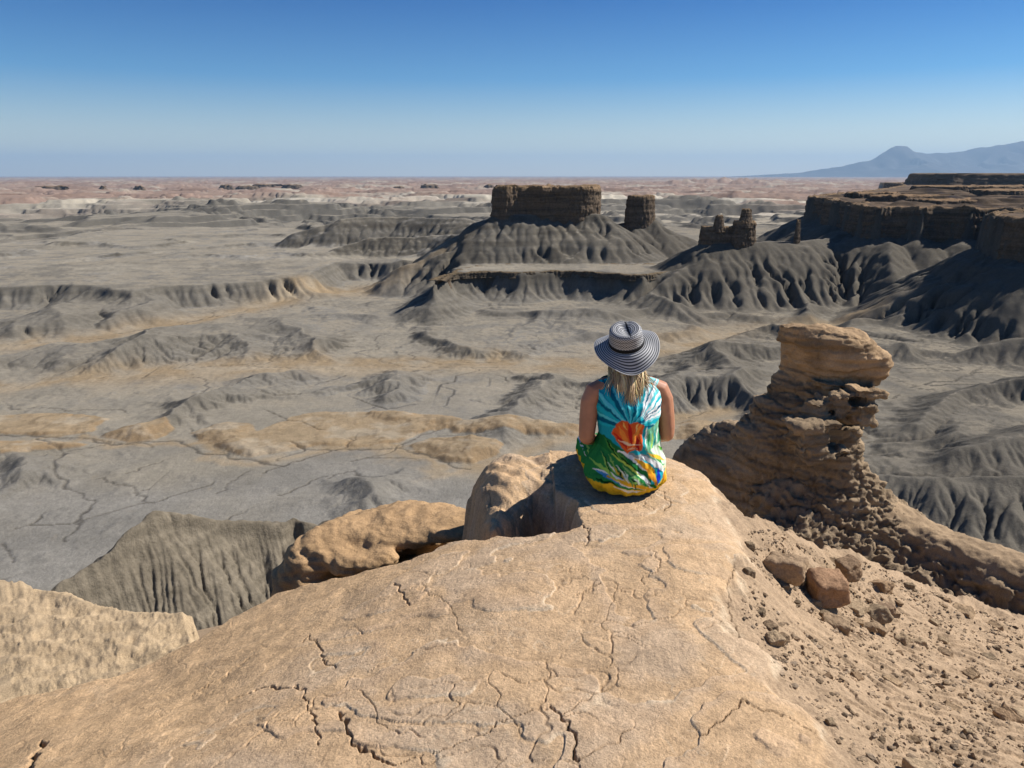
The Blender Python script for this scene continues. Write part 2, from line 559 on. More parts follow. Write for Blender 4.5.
def far_plain(X, Y):
    D = np.hypot(X, Y)
    w = 200 * fbm2(X / 900, Y / 900, 3, 201)
    f = fbm2((X + w) / 700, (Y + w) / 520, 5, 203)
    ter = f * 3.2
    ter = (np.floor(ter) + ss(.62, 1.0, ter - np.floor(ter)))
    amp = np.interp(D, [1800, 2600, 6000, 15000, 90000], [8, 17, 14, 16, 10])
    z = PLAIN - 14 + ter * amp + 5 * fbm2(X / 160, Y / 160, 4, 207)
    z = z - 22 * ss(2500, 9000, D)
    # low blue hills far out right of the mesa
    c1 = Q(735, 182, 14500); c2 = Q(672, 183, 13500); c3 = Q(655, 184, 13000)
    m = np.maximum(np.exp(-((X - c1[0]) / 1100) ** 2 - ((Y - c1[1]) / 900) ** 2), .9 * np.exp(-((X - c2[0]) / 500) ** 2 - ((Y - c2[1]) / 500) ** 2))
    z = z + 95 * m * (.55 + np.abs(fbm2(X / 420, Y / 420, 4, 211)))
    s = poly_sdf(X, Y, massif)
    z = np.where(s > 4, ZTOP - .5 + 5 * fbm2(X / 160, Y / 160, 4, 63) * ss(10, 90, s), np.maximum(z, np.maximum(-72 - .6 * np.maximum(-s, 0), -170)))
    return z


# polar sheet around the viewpoint: one ground from below the rim to the horizon
def spaced(a0, a1, fine, coarse, f0, f1):
    v = [a0]
    while v[-1] < a1:
        x = v[-1]; v.append(x + (fine if f0 <= x <= f1 else coarse))
    return np.array(v)


th = np.radians(spaced(-80, 80, .088, .7, -37, 37.5))
rr = [22.0]
while rr[-1] < 150000:
    r = rr[-1]
    rr.append(r * (1 + (.0125 if r < 90 else .0022 if r < 180 else .0028 if r < 330 else .0026 if r < 1300 else .0035 if r < 2400 else .006 if r < 9000 else .014 if r < 22000 else .04)))
rr = np.array(rr)
TH, RR = np.meshgrid(th, rr)
TX, TY = RR * np.sin(TH), RR * np.cos(TH)
near = RR < 2300
tz = np.zeros_like(TX); tt = np.zeros_like(TX); tA = np.zeros_like(TX); tH = np.zeros_like(TX)
ok = (TX > gx[4]) & (TX < gx[-4]) & (TY > gy[4]) & (TY < gy[-4])
tz[:] = far_plain(TX, TY)
tT = np.zeros_like(TX)
tv, tt_, ta_, th_, tT_ = valley(TX[ok], TY[ok])
edge = np.minimum(np.minimum(TX[ok] - gx[4], gx[-4] - TX[ok]), np.minimum(gy[-4] - TY[ok], TY[ok] * 0 + 1e9))
e = ss(0, 220, edge)
tz[ok] = mix(tz[ok], tv, e); tt[ok] = tt_ * e; tA[ok] = ta_ * e; tH[ok] = th_ * e; tT[ok] = tT_ * e
# side sectors and the slope right under the rim
side = ~ok & (RR < 1900)
if side.any():
    zz, a_, b_ = macro(TX[side], TY[side])
    tz[side] = np.where(TX[side] ** 2 + TY[side] ** 2 < 1150 ** 2, zz, mix(zz, tz[side], ss(1150, 1900, RR[side])))
sp = (TX > sx[4]) & (TX < sx[-5]) & (TY > sy[4]) & (TY < sy[-5])
spz = bilin(SZ1, sx[0], sy[0], SC, TX[sp], TY[sp]); spA = bilin(np.log10(SA), sx[0], sy[0], SC, TX[sp], TY[sp])
spT = np.zeros_like(tz); spT[sp] = ss(.6, 1.6, spA)
spm = np.zeros_like(tz); spm[sp] = np.clip((spz - tz[sp]) / 2, 0, 1)
tz[sp] = np.maximum(tz[sp], spz)
# metre-scale roughness
dist = np.hypot(TX, TY)
roughmask = ss(60, 200, dist) * (1 - ss(1500, 2500, dist))
tz += roughmask * (.10 * fbm2(TX / 1.3, TY / 1.3, 3, 301) + .35 * fbm2(TX / 6, TY / 6, 3, 305) * ss(350, 700, dist))

# ---- colours (albedo)
gy_, gx_ = np.gradient(tz, axis=0) / np.gradient(rr)[:, None], np.gradient(tz, axis=1) / (RR * np.gradient(th)[None, :])
slope = np.hypot(gx_, gy_)
c_grey = np.array([.236, .209, .163]); c_blue = np.array([.205, .190, .163]); c_brown = np.array([.092, .081, .064])
c_tan = np.array([.285, .212, .128]); c_pale = np.array([.330, .285, .215]); c_dark = np.array([.060, .052, .044])
c_red = np.array([.255, .180, .138]); c_cream = np.array([.48, .43, .34])
v1 = fbm2(TX / 120, TY / 120, 4, 401); v2 = fbm2(TX / 30, TY / 30, 4, 405)
C = mix(c_grey, c_blue, ss(-.5, .6, v1)[..., None])
C = C * (1 + .13 * v2 + .06 * fbm2(TX / 4, TY / 4, 3, 407))[..., None]
# bands of brown mudstone; slopes also painted darker to deepen their shade
band = fbm2(tz / 7 + .4 * v1, v1 * .5, 3, 411)
C = mix(C, c_brown, (ss(.14, .55, slope) * np.clip(.72 + .55 * band, 0, 1) * ss(180, 600, dist))[..., None])
C = mix(C, c_brown * 1.15, (.75 * np.clip(ss(.0, .5, tH) * ss(-112, -100, tz), 0, 1))[..., None])
st_ = fbm2(TX / 260, TY / 60, 4, 451)
C = C * (1 + .22 * st_ * ss(750, 950, dist))[..., None]
C = mix(C, np.array([.140, .127, .105]), (.48 * ss(1.0, 7, tz - FLOOR - .006 * TX + 1.5 * v2) * (tz < -116) * ok)[..., None])
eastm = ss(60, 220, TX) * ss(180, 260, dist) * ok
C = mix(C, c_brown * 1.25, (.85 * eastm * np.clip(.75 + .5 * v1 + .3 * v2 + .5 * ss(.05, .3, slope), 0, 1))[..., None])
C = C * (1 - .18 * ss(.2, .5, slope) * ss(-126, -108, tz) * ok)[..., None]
# washes: pale silt on low slopes with much drainage; dark incised threads
silt = ss(3.1, 4.6, tA) * (1 - ss(.10, .25, slope))
C = mix(C, c_pale, (.55 * silt)[..., None])
C = mix(C, np.array([.275, .235, .172]), (.7 * ss(330, 560, dist) * (1 - ss(.05, .20, slope)) * ss(-.5, .4, v2 + v1))[..., None])
for w, wd in zip(washes, (26, 27, 8)):
    d, _ = seg_dist(TX + 10 * v2, TY + 16 * v2, w)
    wgt = np.exp(-(d / (wd * (1 + .5 * v1))) ** 2) * ok
    C = mix(C, mix(c_tan * .92, c_pale, (.45 * ss(-.4, .6, v2))[..., None]), (.97 * wgt * ss(-1.6, -.6, v1 + .6 * v2 + .45))[..., None])
v3 = fbm2(TX / 9, TY / 9, 4, 415)
tcol = mix(c_tan, np.array([.235, .160, .088]), (ss(.10, .45, slope) * .85)[..., None])
tcol = mix(tcol, c_pale, (.5 * ss(.05, .6, v2 + .4 * v3))[..., None])
C = mix(C, tcol * (1 + .15 * v3)[..., None], (np.clip(ss(.15, .7, tt + .25 * v3) * .95, 0, 1))[..., None])
thread = tT * (1 - .8 * ss(5.0, 5.8, tA)) * (1 - .4 * ss(.35, .7, slope))
C = mix(C, c_dark, (.80 * thread * (1 - ss(900, 1700, dist)))[..., None])
C = mix(C, np.array([.165, .138, .100]) * (1 + .25 * fbm2(TX / 6, tz / 1.2, 3, 421) - .45 * spT)[..., None], spm[..., None])
# far country: cream flats, then red and white banded desert
fb = fbm2(TX / 2600, TY / 800, 5, 441); fb2 = fbm2(TX / 1300, TY / 330, 4, 445)
rn = ss(3500, 5400, dist + 1800 * fb - .35 * np.maximum(TX, 0) + .35 * np.maximum(-TX, 0))
Cf = mix(c_grey * .95, c_pale, ss(-.1, .6, fb2 + .3 * fb)[..., None])
Cf = mix(Cf, c_cream, (ss(2900, 3900, dist + 900 * fb) * (1 - ss(4700, 6200, dist + 900 * fb)) * ss(-.35, .25, fb2))[..., None])
redmix = mix(c_red, c_cream * .75, (.8 * ss(.15, .75, fb2 - .15 * fb))[..., None])
redmix = mix(redmix, np.array([.20, .135, .10]), ss(.1, .7, -fb2)[..., None])
Cf = mix(Cf, redmix, rn[..., None])
blend = ss(1600, 2300, dist)
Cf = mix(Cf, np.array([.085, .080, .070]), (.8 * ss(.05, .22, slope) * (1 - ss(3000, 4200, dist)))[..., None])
C = mix(C, Cf, blend[..., None])
# plateau top of the massif
ms = poly_sdf(TX, TY, massif)
mt = ss(2, 10, ms) * (tz > ZTOP - 14)
C = mix(C, np.array([.125, .086, .055]) * (1 - .5 * ss(.06, .3, slope))[..., None] * (1 + .45 * fbm2(TX / 25, TY / 60, 4, 431))[..., None] * mix(1.0, .55, ss(.0, .5, fbm2(TX / 60, TY / 190, 4, 433)))[..., None], mt[..., None])

C = np.clip(C, .02, .8)

MAT_VALLEY = earth_mat('valley_clay', [(1.6, 4, .82, 1.18), (.35, 4, .86, 1.14), (.06, 5, .88, 1.12)], [(1.1, 5, .35)])
keep = np.ones((len(rr) - 1, len(th) - 1), bool)
F = grid_faces(len(rr), len(th))
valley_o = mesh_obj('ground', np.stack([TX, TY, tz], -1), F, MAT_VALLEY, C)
tag(valley_o, kind='structure')


# ================================================================== CLIFF BLOCKS
def smooth_closed(poly, ds, it=3):
    p = np.array(poly, float)
    for _ in range(it):
        q = np.roll(p, -1, 0); p = np.stack([.75 * p + .25 * q, .25 * p + .75 * q], 1).reshape(-1, 2)
    q = np.vstack([p, p[:1]]); L = np.r_[0, np.cumsum(np.hypot(*np.diff(q, axis=0).T))]
    n = max(24, int(L[-1] / ds)); s = np.linspace(0, L[-1], n, endpoint=False)
    return np.stack([np.interp(s, L, q[:, 0]), np.interp(s, L, q[:, 1])], 1)


def cliff_block(name, poly, zb, zt, ds=1.2, dz=1.2, amp=3.0, col=6.0, seed=0, mat=None, taper=.06, tint=(1, 1, 1), notch=0.0, sharp=2, cap=True, ztop_var=1.5):
    """a free-standing block of caprock: fluted walls, ledges and an uneven top"""
    p = smooth_closed(poly, ds, sharp)
    area = .5 * np.sum(p[:, 0] * np.roll(p[:, 1], -1) - np.roll(p[:, 0], -1) * p[:, 1])
    if area < 0: p = p[::-1]
    t = np.roll(p, -1, 0) - np.roll(p, 1, 0); t /= np.linalg.norm(t, axis=1)[:, None] + 1e-9
    nrm = np.stack([t[:, 1], -t[:, 0]], 1)
    H = zt - zb; nz = max(6, int(H / dz))
    zs = np.linspace(0, 1, nz)
    S, Zp = np.meshgrid(np.arange(len(p)), zs)
    bx, by = p[S, 0], p[S, 1]; nx, ny = nrm[S, 0], nrm[S, 1]
    tv = ztop_var * fbm2(bx / (col * 2.2), by / (col * 2.2), 3, seed + 9)
    z = zb + H * Zp + tv * Zp
    fa = .55 + .9 * np.abs(n3(bx / (col * 4), by / (col * 4), z / (col * 20), seed + 7))
    flute = (-1.5 * np.abs(fbm3(bx / col + .25 * n3(bx / 3, by / 3, z / 9, seed + 8), by / col, z / (col * 5), 3, seed)) + .35) * fa
    ledge = .45 * n3(bx / (col * 8), by / (col * 8), z / (H * .09), seed + 3) + .3 * n3(bx / (col * 5), by / (col * 5), z / (H * .035), seed + 4)
    rough = .35 * fbm3(bx / (col * .35), by / (col * .35), z / (col * .5), 3, seed + 5)
    big = .9 * n3(bx / (col * 3.5), by / (col * 3.5), z / (H * 1.6), seed + 6)
    off = amp * (flute + ledge + rough + big) - taper * H * Zp + amp * .5 * np.clip((.16 - Zp) / .16, 0, 1) ** 2 - amp * .5 * np.clip((Zp - .93) / .07, 0, 1) ** 2
    X = bx + nx * off; Y = by + ny * off
    V = [np.stack([X, Y, z], -1).reshape(-1, 3)]; Fq = [grid_faces(nz, len(p), True)]
    n = len(p); base = (nz - 1) * n; o = nz * n
    c = np.array([X[-1].mean(), Y[-1].mean()])
    ring = np.stack([X[-1], Y[-1]], 1); zr = z[-1]
    prev = base; kk = 7 if cap else 3
    for k in range(1, kk + 1):
        if cap:
            f = 1 - (k / kk) ** .9 * .985
            q = c + (ring - c) * f
        else:
            q = ring - nrm * k * 2.5
        zz = zr.mean() * (1 - .5 ** k) + zr * .5 ** k + .5 * ztop_var * fbm2(q[:, 0] / col, q[:, 1] / col, 3, seed + 12)
        V.append(np.column_stack([q, zz if cap else zz - .6 * (k - 1)])); cur = o
        i = np.arange(n); j = (i + 1) % n
        Fq.append(np.stack([prev + i, prev + j, cur + j, cur + i], 1)); prev = cur; o += n
    V = np.vstack(V)
    hh = (V[:, 2] - zb) / H
    cc = np.array([.112, .082, .056])[None] * (1 + .22 * n2(V[:, 0] * 0 + hh * 9, hh * 0 + seed, seed + 21) + .18 * fbm3(V[:, 0] / col, V[:, 1] / col, V[:, 2] / col, 3, seed + 22))[:, None]
    cc = mix(cc, np.array([.235, .155, .085]), ss(.86, 1.0, hh)[:, None] * .7) * np.array(tint)
    return mesh_obj(name, V, Fq, mat, np.clip(cc, .02, .6))


MAT_CLIFF = earth_mat('caprock', [(.5, 4, .65, 1.35)], [(.9, 5, .7)], strata=[(.35, .7, 1.3)])


def qpoly(pts):
    return [Q(px, 200, d)[:2] for px, d in pts]


mesa = cliff_block('mesa', qpoly([(489, 1012), (505, 1004), (520, 1024), (540, 1012), (560, 1016), (580, 1010), (600, 1030), (602, 1085), (580, 1110), (530, 1095), (500, 1060)]), -70, Q(540, 186.5, 1020)[2], seed=500, amp=2.8, col=6.5, mat=MAT_CLIFF, taper=.03, ztop_var=3.2)
tag(mesa, 'long flat-topped mesa with a dark vertical cliff standing alone in the valley', 'mesa')
butte = cliff_block('butte', qpoly([(622, 1066), (634, 1058), (650, 1062), (659, 1076), (655, 1100), (630, 1100)]), -76, Q(640, 195.5, 1070)[2], seed=520, amp=1.8, col=5, mat=MAT_CLIFF, taper=.07)
tag(butte, 'narrow square-topped butte with lit right edge just right of the long mesa', 'butte')

def merge(name, objs, mat):
    """several blocks of one rock tower become one mesh"""
    V, F, C_, o = [], [], [], 0
    for b in objs:
        me = b.data; n = len(me.vertices)
        v = np.empty(n * 3, np.float32); me.vertices.foreach_get('co', v)
        f = np.empty(len(me.loops), np.int32); me.loops.foreach_get('vertex_index', f)
        c = np.empty(n * 4, np.float32); me.color_attributes['Col'].data.foreach_get('color', c)
        V.append(v.reshape(-1, 3)); F.append(f.reshape(-1, 4) + o); C_.append(c.reshape(-1, 4)[:, :3]); o += n
        bpy.data.objects.remove(b); bpy.data.meshes.remove(me)
    return mesh_obj(name, np.vstack(V), np.vstack(F), mat, np.vstack(C_))


twin = merge('rock_tower', [
    cliff_block('a', qpoly([(733, 878), (748, 873), (760, 880), (761, 895), (745, 902), (731, 896)]), -86, Q(747, 221, 882)[2], seed=540, amp=1.6, col=4.5, taper=.10, ds=.8, dz=.8),
    cliff_block('b', qpoly([(738, 880), (748, 876), (756, 882), (755, 891), (741, 892)]), Q(747, 228, 882)[2], Q(747, 209, 882)[2], seed=545, amp=1.0, col=3, taper=.22, ds=.7, dz=.6),
    cliff_block('c', qpoly([(697, 884), (712, 876), (728, 880), (742, 884), (735, 900), (705, 902)]), -86, Q(715, 227, 884)[2], seed=548, amp=1.6, col=4.5, taper=.12, ds=.8, dz=.8),
    cliff_block('d', qpoly([(713, 882), (721, 879), (729, 884), (724, 893), (715, 892)]), Q(720, 232, 882)[2], Q(720, 216, 882)[2], seed=551, amp=.9, col=3, taper=.2, ds=.7, dz=.6)], MAT_CLIFF)
tag(twin, 'dark twin-peaked rock tower on the grey slopes right of the square butte', 'rock tower')
spire = cliff_block('rock_spire', qpoly([(796, 902), (800, 899), (805, 902), (804, 907), (798, 907)]), -84, Q(800, 220, 902)[2], seed=560, amp=.8, col=3, mat=MAT_CLIFF, taper=.07, ds=.6, dz=.8)
tag(spire, 'thin dark rock spire standing alone right of the twin-peaked tower', 'rock spire')
for i, (px, py, d) in enumerate(((598, 323, 735), )):
    st = cliff_block('rock_spire', qpoly([(px - 1.2, d), (px, d - 2), (px + 1.4, d), (px, d + 2)]), Q(px, 334, d)[2], Q(px, py, d)[2], seed=570, amp=.4, col=2, mat=MAT_CLIFF, taper=.06, ds=.5, dz=.5)
    tag(st, 'tiny dark rock stub on the pale valley floor just left of the striped hat', 'rock spire')
nose = cliff_block('butte', qpoly([(430, 815), (438, 808), (449, 812), (452, 824), (444, 830), (432, 826)]), -134, Q(440, 279, 815)[2], seed=575, amp=1.6, col=4, mat=MAT_CLIFF, taper=.12, ds=.8, dz=.8)
tag(nose, 'small dark blocky butte at the left end of the low bench before the mesa', 'butte')
pl_ = cliff_block('plateau', massif, -84, ZTOP + .4, ds=1.8, dz=1.4, amp=3.6, col=8, seed=580, mat=MAT_CLIFF, taper=.10, sharp=1, cap=False, ztop_var=3.0); tag(pl_, kind='structure')
for k, pts in enumerate(([(838, 1330), (868, 1310), (905, 1330), (900, 1420), (850, 1430)], [(858, 1180), (900, 1150), (948, 1175), (960, 1260), (880, 1290)], [(905, 1040), (950, 1010), (1000, 1030), (1010, 1090), (930, 1110)], [(960, 1480), (1040, 1440), (1130, 1460), (1120, 1600), (980, 1620)], [(900, 1800), (980, 1750), (1080, 1800), (1060, 1950), (920, 1960)])):
    b_ = cliff_block('plateau', qpoly(pts), ZTOP - 8, ZTOP + (7, 6, 4, 9, 12)[k], ds=1.6, dz=1.0, amp=3.5, col=9, seed=660 + k, mat=MAT_CLIFF, taper=.5, sharp=1, ztop_var=2.5, tint=(1.05, 1.0, .95)); tag(b_, kind='structure')
p2_ = cliff_block('plateau', massif2, -46, 9, ds=9, dz=3, amp=9, col=26, seed=590, mat=MAT_CLIFF, taper=.5, sharp=2, cap=True, ztop_var=3.0); tag(p2_, kind='structure')
bc_ = cliff_block('bench', [p[:2] for p in bench_rim] + [(240, 940), (60, 940), (-60, 930)], BENCH - 6, BENCH + .2, ds=1.0, dz=.6, amp=2.2, col=6, seed=600, mat=MAT_CLIFF, taper=.3, tint=(.72, .78, .80), sharp=1, cap=False, ztop_var=1.2); tag(bc_, kind='structure')
lows = [(228, 9300, 12, 184.6), (248, 9200, 16, 185.6), (268, 9500, 22, 184.0), (293, 9300, 16, 184.2), (140, 8200, 10, 185.5), (52, 7900, 26, 185.8), (105, 8100, 8, 186.0), (430, 9000, 14, 184.3), (398, 8700, 10, 186.2), (490, 9400, 9, 184.2)]
for i, (px, d, wpx, py) in enumerate(lows):
    m_ = cliff_block('low_mesa', qpoly([(px - wpx, d), (px - wpx * .4, d - 90), (px + wpx * .6, d - 60), (px + wpx, d + 40), (px, d + 200)]), -165, Q(px, py, d)[2] - 4, seed=610 + i, amp=22, col=60, mat=MAT_CLIFF, taper=.9, ds=14, dz=6, ztop_var=10)
    tag(m_, 'low dark mesa far out on the reddish plain below the horizon', 'mesa', 'far low mesas on the reddish plain')

# ------------------------------------------------------------------ the far mountain
KM = 2.4
mx = np.arange(2000, 52000, 130.0); my = np.arange(31000, 47000, 160.0)
MX, MY = np.meshgrid(mx, my)
crest = [(660, 180), (700, 178), (760, 175), (800, 172.5), (830, 168), (855, 163), (872, 158), (884, 151.5), (892, 146.5), (898, 145), (907, 146), (914, 151.5), (930, 154), (945, 153), (960, 152), (985, 147), (1010, 142.5), (1040, 138), (1100, 133), (1180, 140), (1300, 160), (1420, 176)]
cq = [Q(px, py, 38000) for px, py in crest]
cz_ = np.interp(MX, [c[0] for c in cq], [c[2] for c in cq]) + 85
yy = (MY - 38000 - 500 * n2(MX / 2600, 3, 641)) / (1700 + 2.9 * np.maximum(cz_, 0))
rid = np.abs(fbm2(MX / 1500 + .3 * n2(MX / 900, MY / 900, 643), MY / 3800, 4, 645))
cz_ = cz_ + np.clip(cz_ / 900, 0, 1) * (70 * fbm2(MX / 1100, MY / 9000, 4, 651))
mzz = np.maximum(cz_, 0) * np.clip(1 - np.abs(yy) ** .8, 0, 1) * (1 - .55 * rid * ss(.02, .35, np.abs(yy))) - 85
mo = mesh_obj('mountain', np.stack([MX * KM, MY * KM, mzz * KM], -1), grid_faces(len(my), len(mx)), MAT_CLIFF, np.array([.07, .065, .06]) * (1 + .3 * fbm2(MX / 1200, MY / 1200, 4, 647))[..., None])
tag(mo, kind='structure')

# ================================================================== THE LEDGE WE STAND ON
ctrl_px = [  # px, py, elevation
    (625, 500, 0), (560, 560, 0), (650, 600, 0), (700, 480, -.02), (600, 700, 0), (500, 768, .0), (700, 768, .0), (400, 700, -.03), (300, 768, -.03),
    (480, 600, -.03), (690, 540, 0), (745, 560, -.03), (725, 600, 0), (770, 680, -.01), (850, 768, -.01), (600, 470, -.01), (545, 450, -.02), (490, 468, -.01), (640, 450, -.02), (520, 480, -.01),
    (400, 590, -.13), (300, 640, -.22), (200, 720, -.24), (330, 600, -.26), (230, 650, -.37), (120, 768, -.20), (0, 768, -.42), (0, 703, -.66), (100, 705, -.46), (160, 668, -.50), (275, 592, -.38), (400, 565, -.20), (475, 540, -.10),
    (760, 520, -.15), (790, 530, -.33), (850, 552, -.72), (905, 572, -1.0), (960, 592, -1.2), (1024, 612, -1.36), (800, 590, -.36), (850, 600, -.62), (900, 640, -.70), (960, 690, -.62), (1024, 700, -.72), (1024, 768, -.42), (940, 768, -.24), (880, 700, -.33), (830, 650, -.26), (780, 610, -.16), (800, 660, -.10)]
ctrl = [P(*c) for c in ctrl_px] + [(0, .5, 0), (.6, 0, -.02), (-.6, 0, -.05), (0, -3, .02), (-3, -2, -.6), (3, -2, -.7), (-2.6, .6, -.55), (2.6, .6, -.75), (0, -6, .1), (5.5, 1.5, -1.7), (-5.5, 0, -1.6)]
ctrl = np.array(ctrl)


def tps_fit(c):
    n = len(c); d = np.hypot(c[:, 0][:, None] - c[:, 0], c[:, 1][:, None] - c[:, 1])
    K = np.where(d > 0, d * d * np.log(d + 1e-12), 0) + np.eye(n) * .012
    Pm = np.column_stack([np.ones(n), c[:, :2]])
    Am = np.zeros((n + 3, n + 3)); Am[:n, :n] = K; Am[:n, n:] = Pm; Am[n:, :n] = Pm.T
    return np.linalg.solve(Am, np.r_[c[:, 2], 0, 0, 0])


W_TPS = tps_fit(ctrl)


def tps(X, Y):
    z = W_TPS[-3] + W_TPS[-2] * X + W_TPS[-1] * Y
    for (cx, cy, _), w_ in zip(ctrl, W_TPS[:-3]):
        d2 = (X - cx) ** 2 + (Y - cy) ** 2 + 1e-12
        z = z + w_ * d2 * .5 * np.log(d2)
    return z


rim_px = [(-150, 735, -.75), (0, 703, -.66), (90, 687, -.60), (150, 667, -.54), (195, 637, -.47), (235, 610, -.42), (275, 592, -.38), (340, 580, -.30), (400, 565, -.20), (440, 549, -.14), (475, 539, -.10), (500, 531, -.06), (525, 533, -.03), (550, 527, -.02), (572, 521, 0), (577, 500, 0),
          (562, 497, -.02), (547, 489, -.03), (533, 485, -.03), (521, 493, -.04), (511, 506, -.05), (503, 513, -.05), (498, 519, -.05), (492, 517, -.04), (480, 478, -.02), (483, 462, -.01), (494, 451, -.01), (545, 445, -.0), (585, 446, -.0), (597, 461, -.01), (640, 463, -.01), (660, 452, -.02), (676, 454, -.02), (700, 465, -.02), (722, 482, -.04), (745, 507, -.08), (770, 519, -.2), (790, 522, -.33), (850, 552, -.74), (905, 572, -1.02), (960, 592, -1.22), (1024, 612, -1.38), (1200, 665, -1.75)]
rim = [P(*c)[:2] for c in rim_px] + [(6.5, 1.5), (6.5, -7), (-6.5, -7), (-6.5, .2)]
sandy = [P(*c)[:2] for c in ((-260, 560, -1.85), (-120, 565, -1.85), (0, 574, -1.85), (40, 585, -1.85), (100, 598, -1.8), (150, 604, -1.78), (189, 606, -1.78), (195, 634, -1.8), (230, 700, -1.85), (100, 790, -1.85), (-300, 760, -1.85))]
hollow = [P(*c)[:2] for c in ((486, 506, -.86), (470, 522, -.86), (420, 518, -.86), (372, 526, -.86), (338, 544, -.86), (312, 566, -.86), (286, 598, -.86), (262, 650, -.86), (480, 640, -.86), (620, 560, -.86), (600, 500, -.86))]


def cracks_depth(X, Y):
    """grooves of the open cracks in the slab"""
    z = 0
    lines = [((337, 694), (344, 712), (351, 733), (364, 744), (380, 752), (397, 757)), ((232, 714), (262, 711), (285, 718), (303, 726), (322, 729)), ((545, 711), (563, 724), (575, 741), (578, 755), (574, 770)),
             ((700, 742), (742, 710), (760, 714), (790, 722), (812, 730)), ((400, 757), (430, 752), (470, 742), (500, 728), (540, 712)), ((572, 521), (590, 530), (585, 545)), ((660, 492), (668, 500), (667, 512)), ((395, 560), (402, 575), (409, 587)), ((303, 660), (312, 652), (330, 640)),
             ((36, 715), (30, 740), (22, 768)), ((190, 690), (220, 676), (250, 660)), ((640, 590), (660, 575), (655, 560), (640, 555)), ((575, 600), (600, 590), (630, 600)), ((735, 560), (728, 590), (731, 612), (744, 640))]
    wid = (.007, .004, .006, .0035, .003, .005, .005, .006, .004, .012, .002, .002, .002, .003)
    wx = .018 * fbm2(X / .06, Y / .06, 3, 601); wy = .018 * fbm2(X / .06, Y / .06, 3, 604)
    for ln, wd in zip(lines, wid):
        pts = [P(px, py, -.02 if px > 320 else -.3)[:2] for px, py in ln]
        x0, x1 = min(p[0] for p in pts) - .2, max(p[0] for p in pts) + .2; y0, y1 = min(p[1] for p in pts) - .2, max(p[1] for p in pts) + .2
        m = (X > x0) & (X < x1) & (Y > y0) & (Y < y1)
        if not m.any(): continue
        d, _ = seg_dist(X[m] + wx[m], Y[m] + wy[m], pts)
        wv = .50 * wd * (1 + .7 * n2(X[m] / .11, Y[m] / .11, 607))
        g = np.zeros_like(X); g[m] = np.exp(-(d / np.maximum(wv, .002)) ** 2) * (wd * 2.6 + .003)
        z = z + g
    return z


crest_line = [P(px, py, -.02)[:2] for px, py in ((712, 490), (738, 528), (738, 556), (722, 592), (733, 628), (762, 664), (800, 702), (832, 744), (860, 800))]


def worley(x, y, z, seed=0):
    """cell id hash in 0..1, distance to the nearest and to the second nearest seed point"""
    fx, fy, fz = np.floor(x).astype(np.int64), np.floor(y).astype(np.int64), np.floor(z).astype(np.int64)
    d1 = np.full(x.shape, 9.0); d2 = np.full(x.shape, 9.0); idv = np.zeros(x.shape)
    for i in (-1, 0, 1):
        for j in (-1, 0, 1):
            for k in (-1, 0, 1):
                cx, cy, cz = fx + i, fy + j, fz + k
                h = [(_h(cx + cz * 7919, cy - cz * 104729, seed + q) & np.uint32(0xffff)) / 65535.0 for q in range(4)]
                d = np.sqrt((cx + h[0] - x) ** 2 + (cy + h[1] - y) ** 2 + (cz + h[2] - z) ** 2)
                nw = d < d1
                d2 = np.where(nw, d1, np.minimum(d2, d)); idv = np.where(nw, h[3], idv); d1 = np.where(nw, d, d1)
    return idv, d1, d2


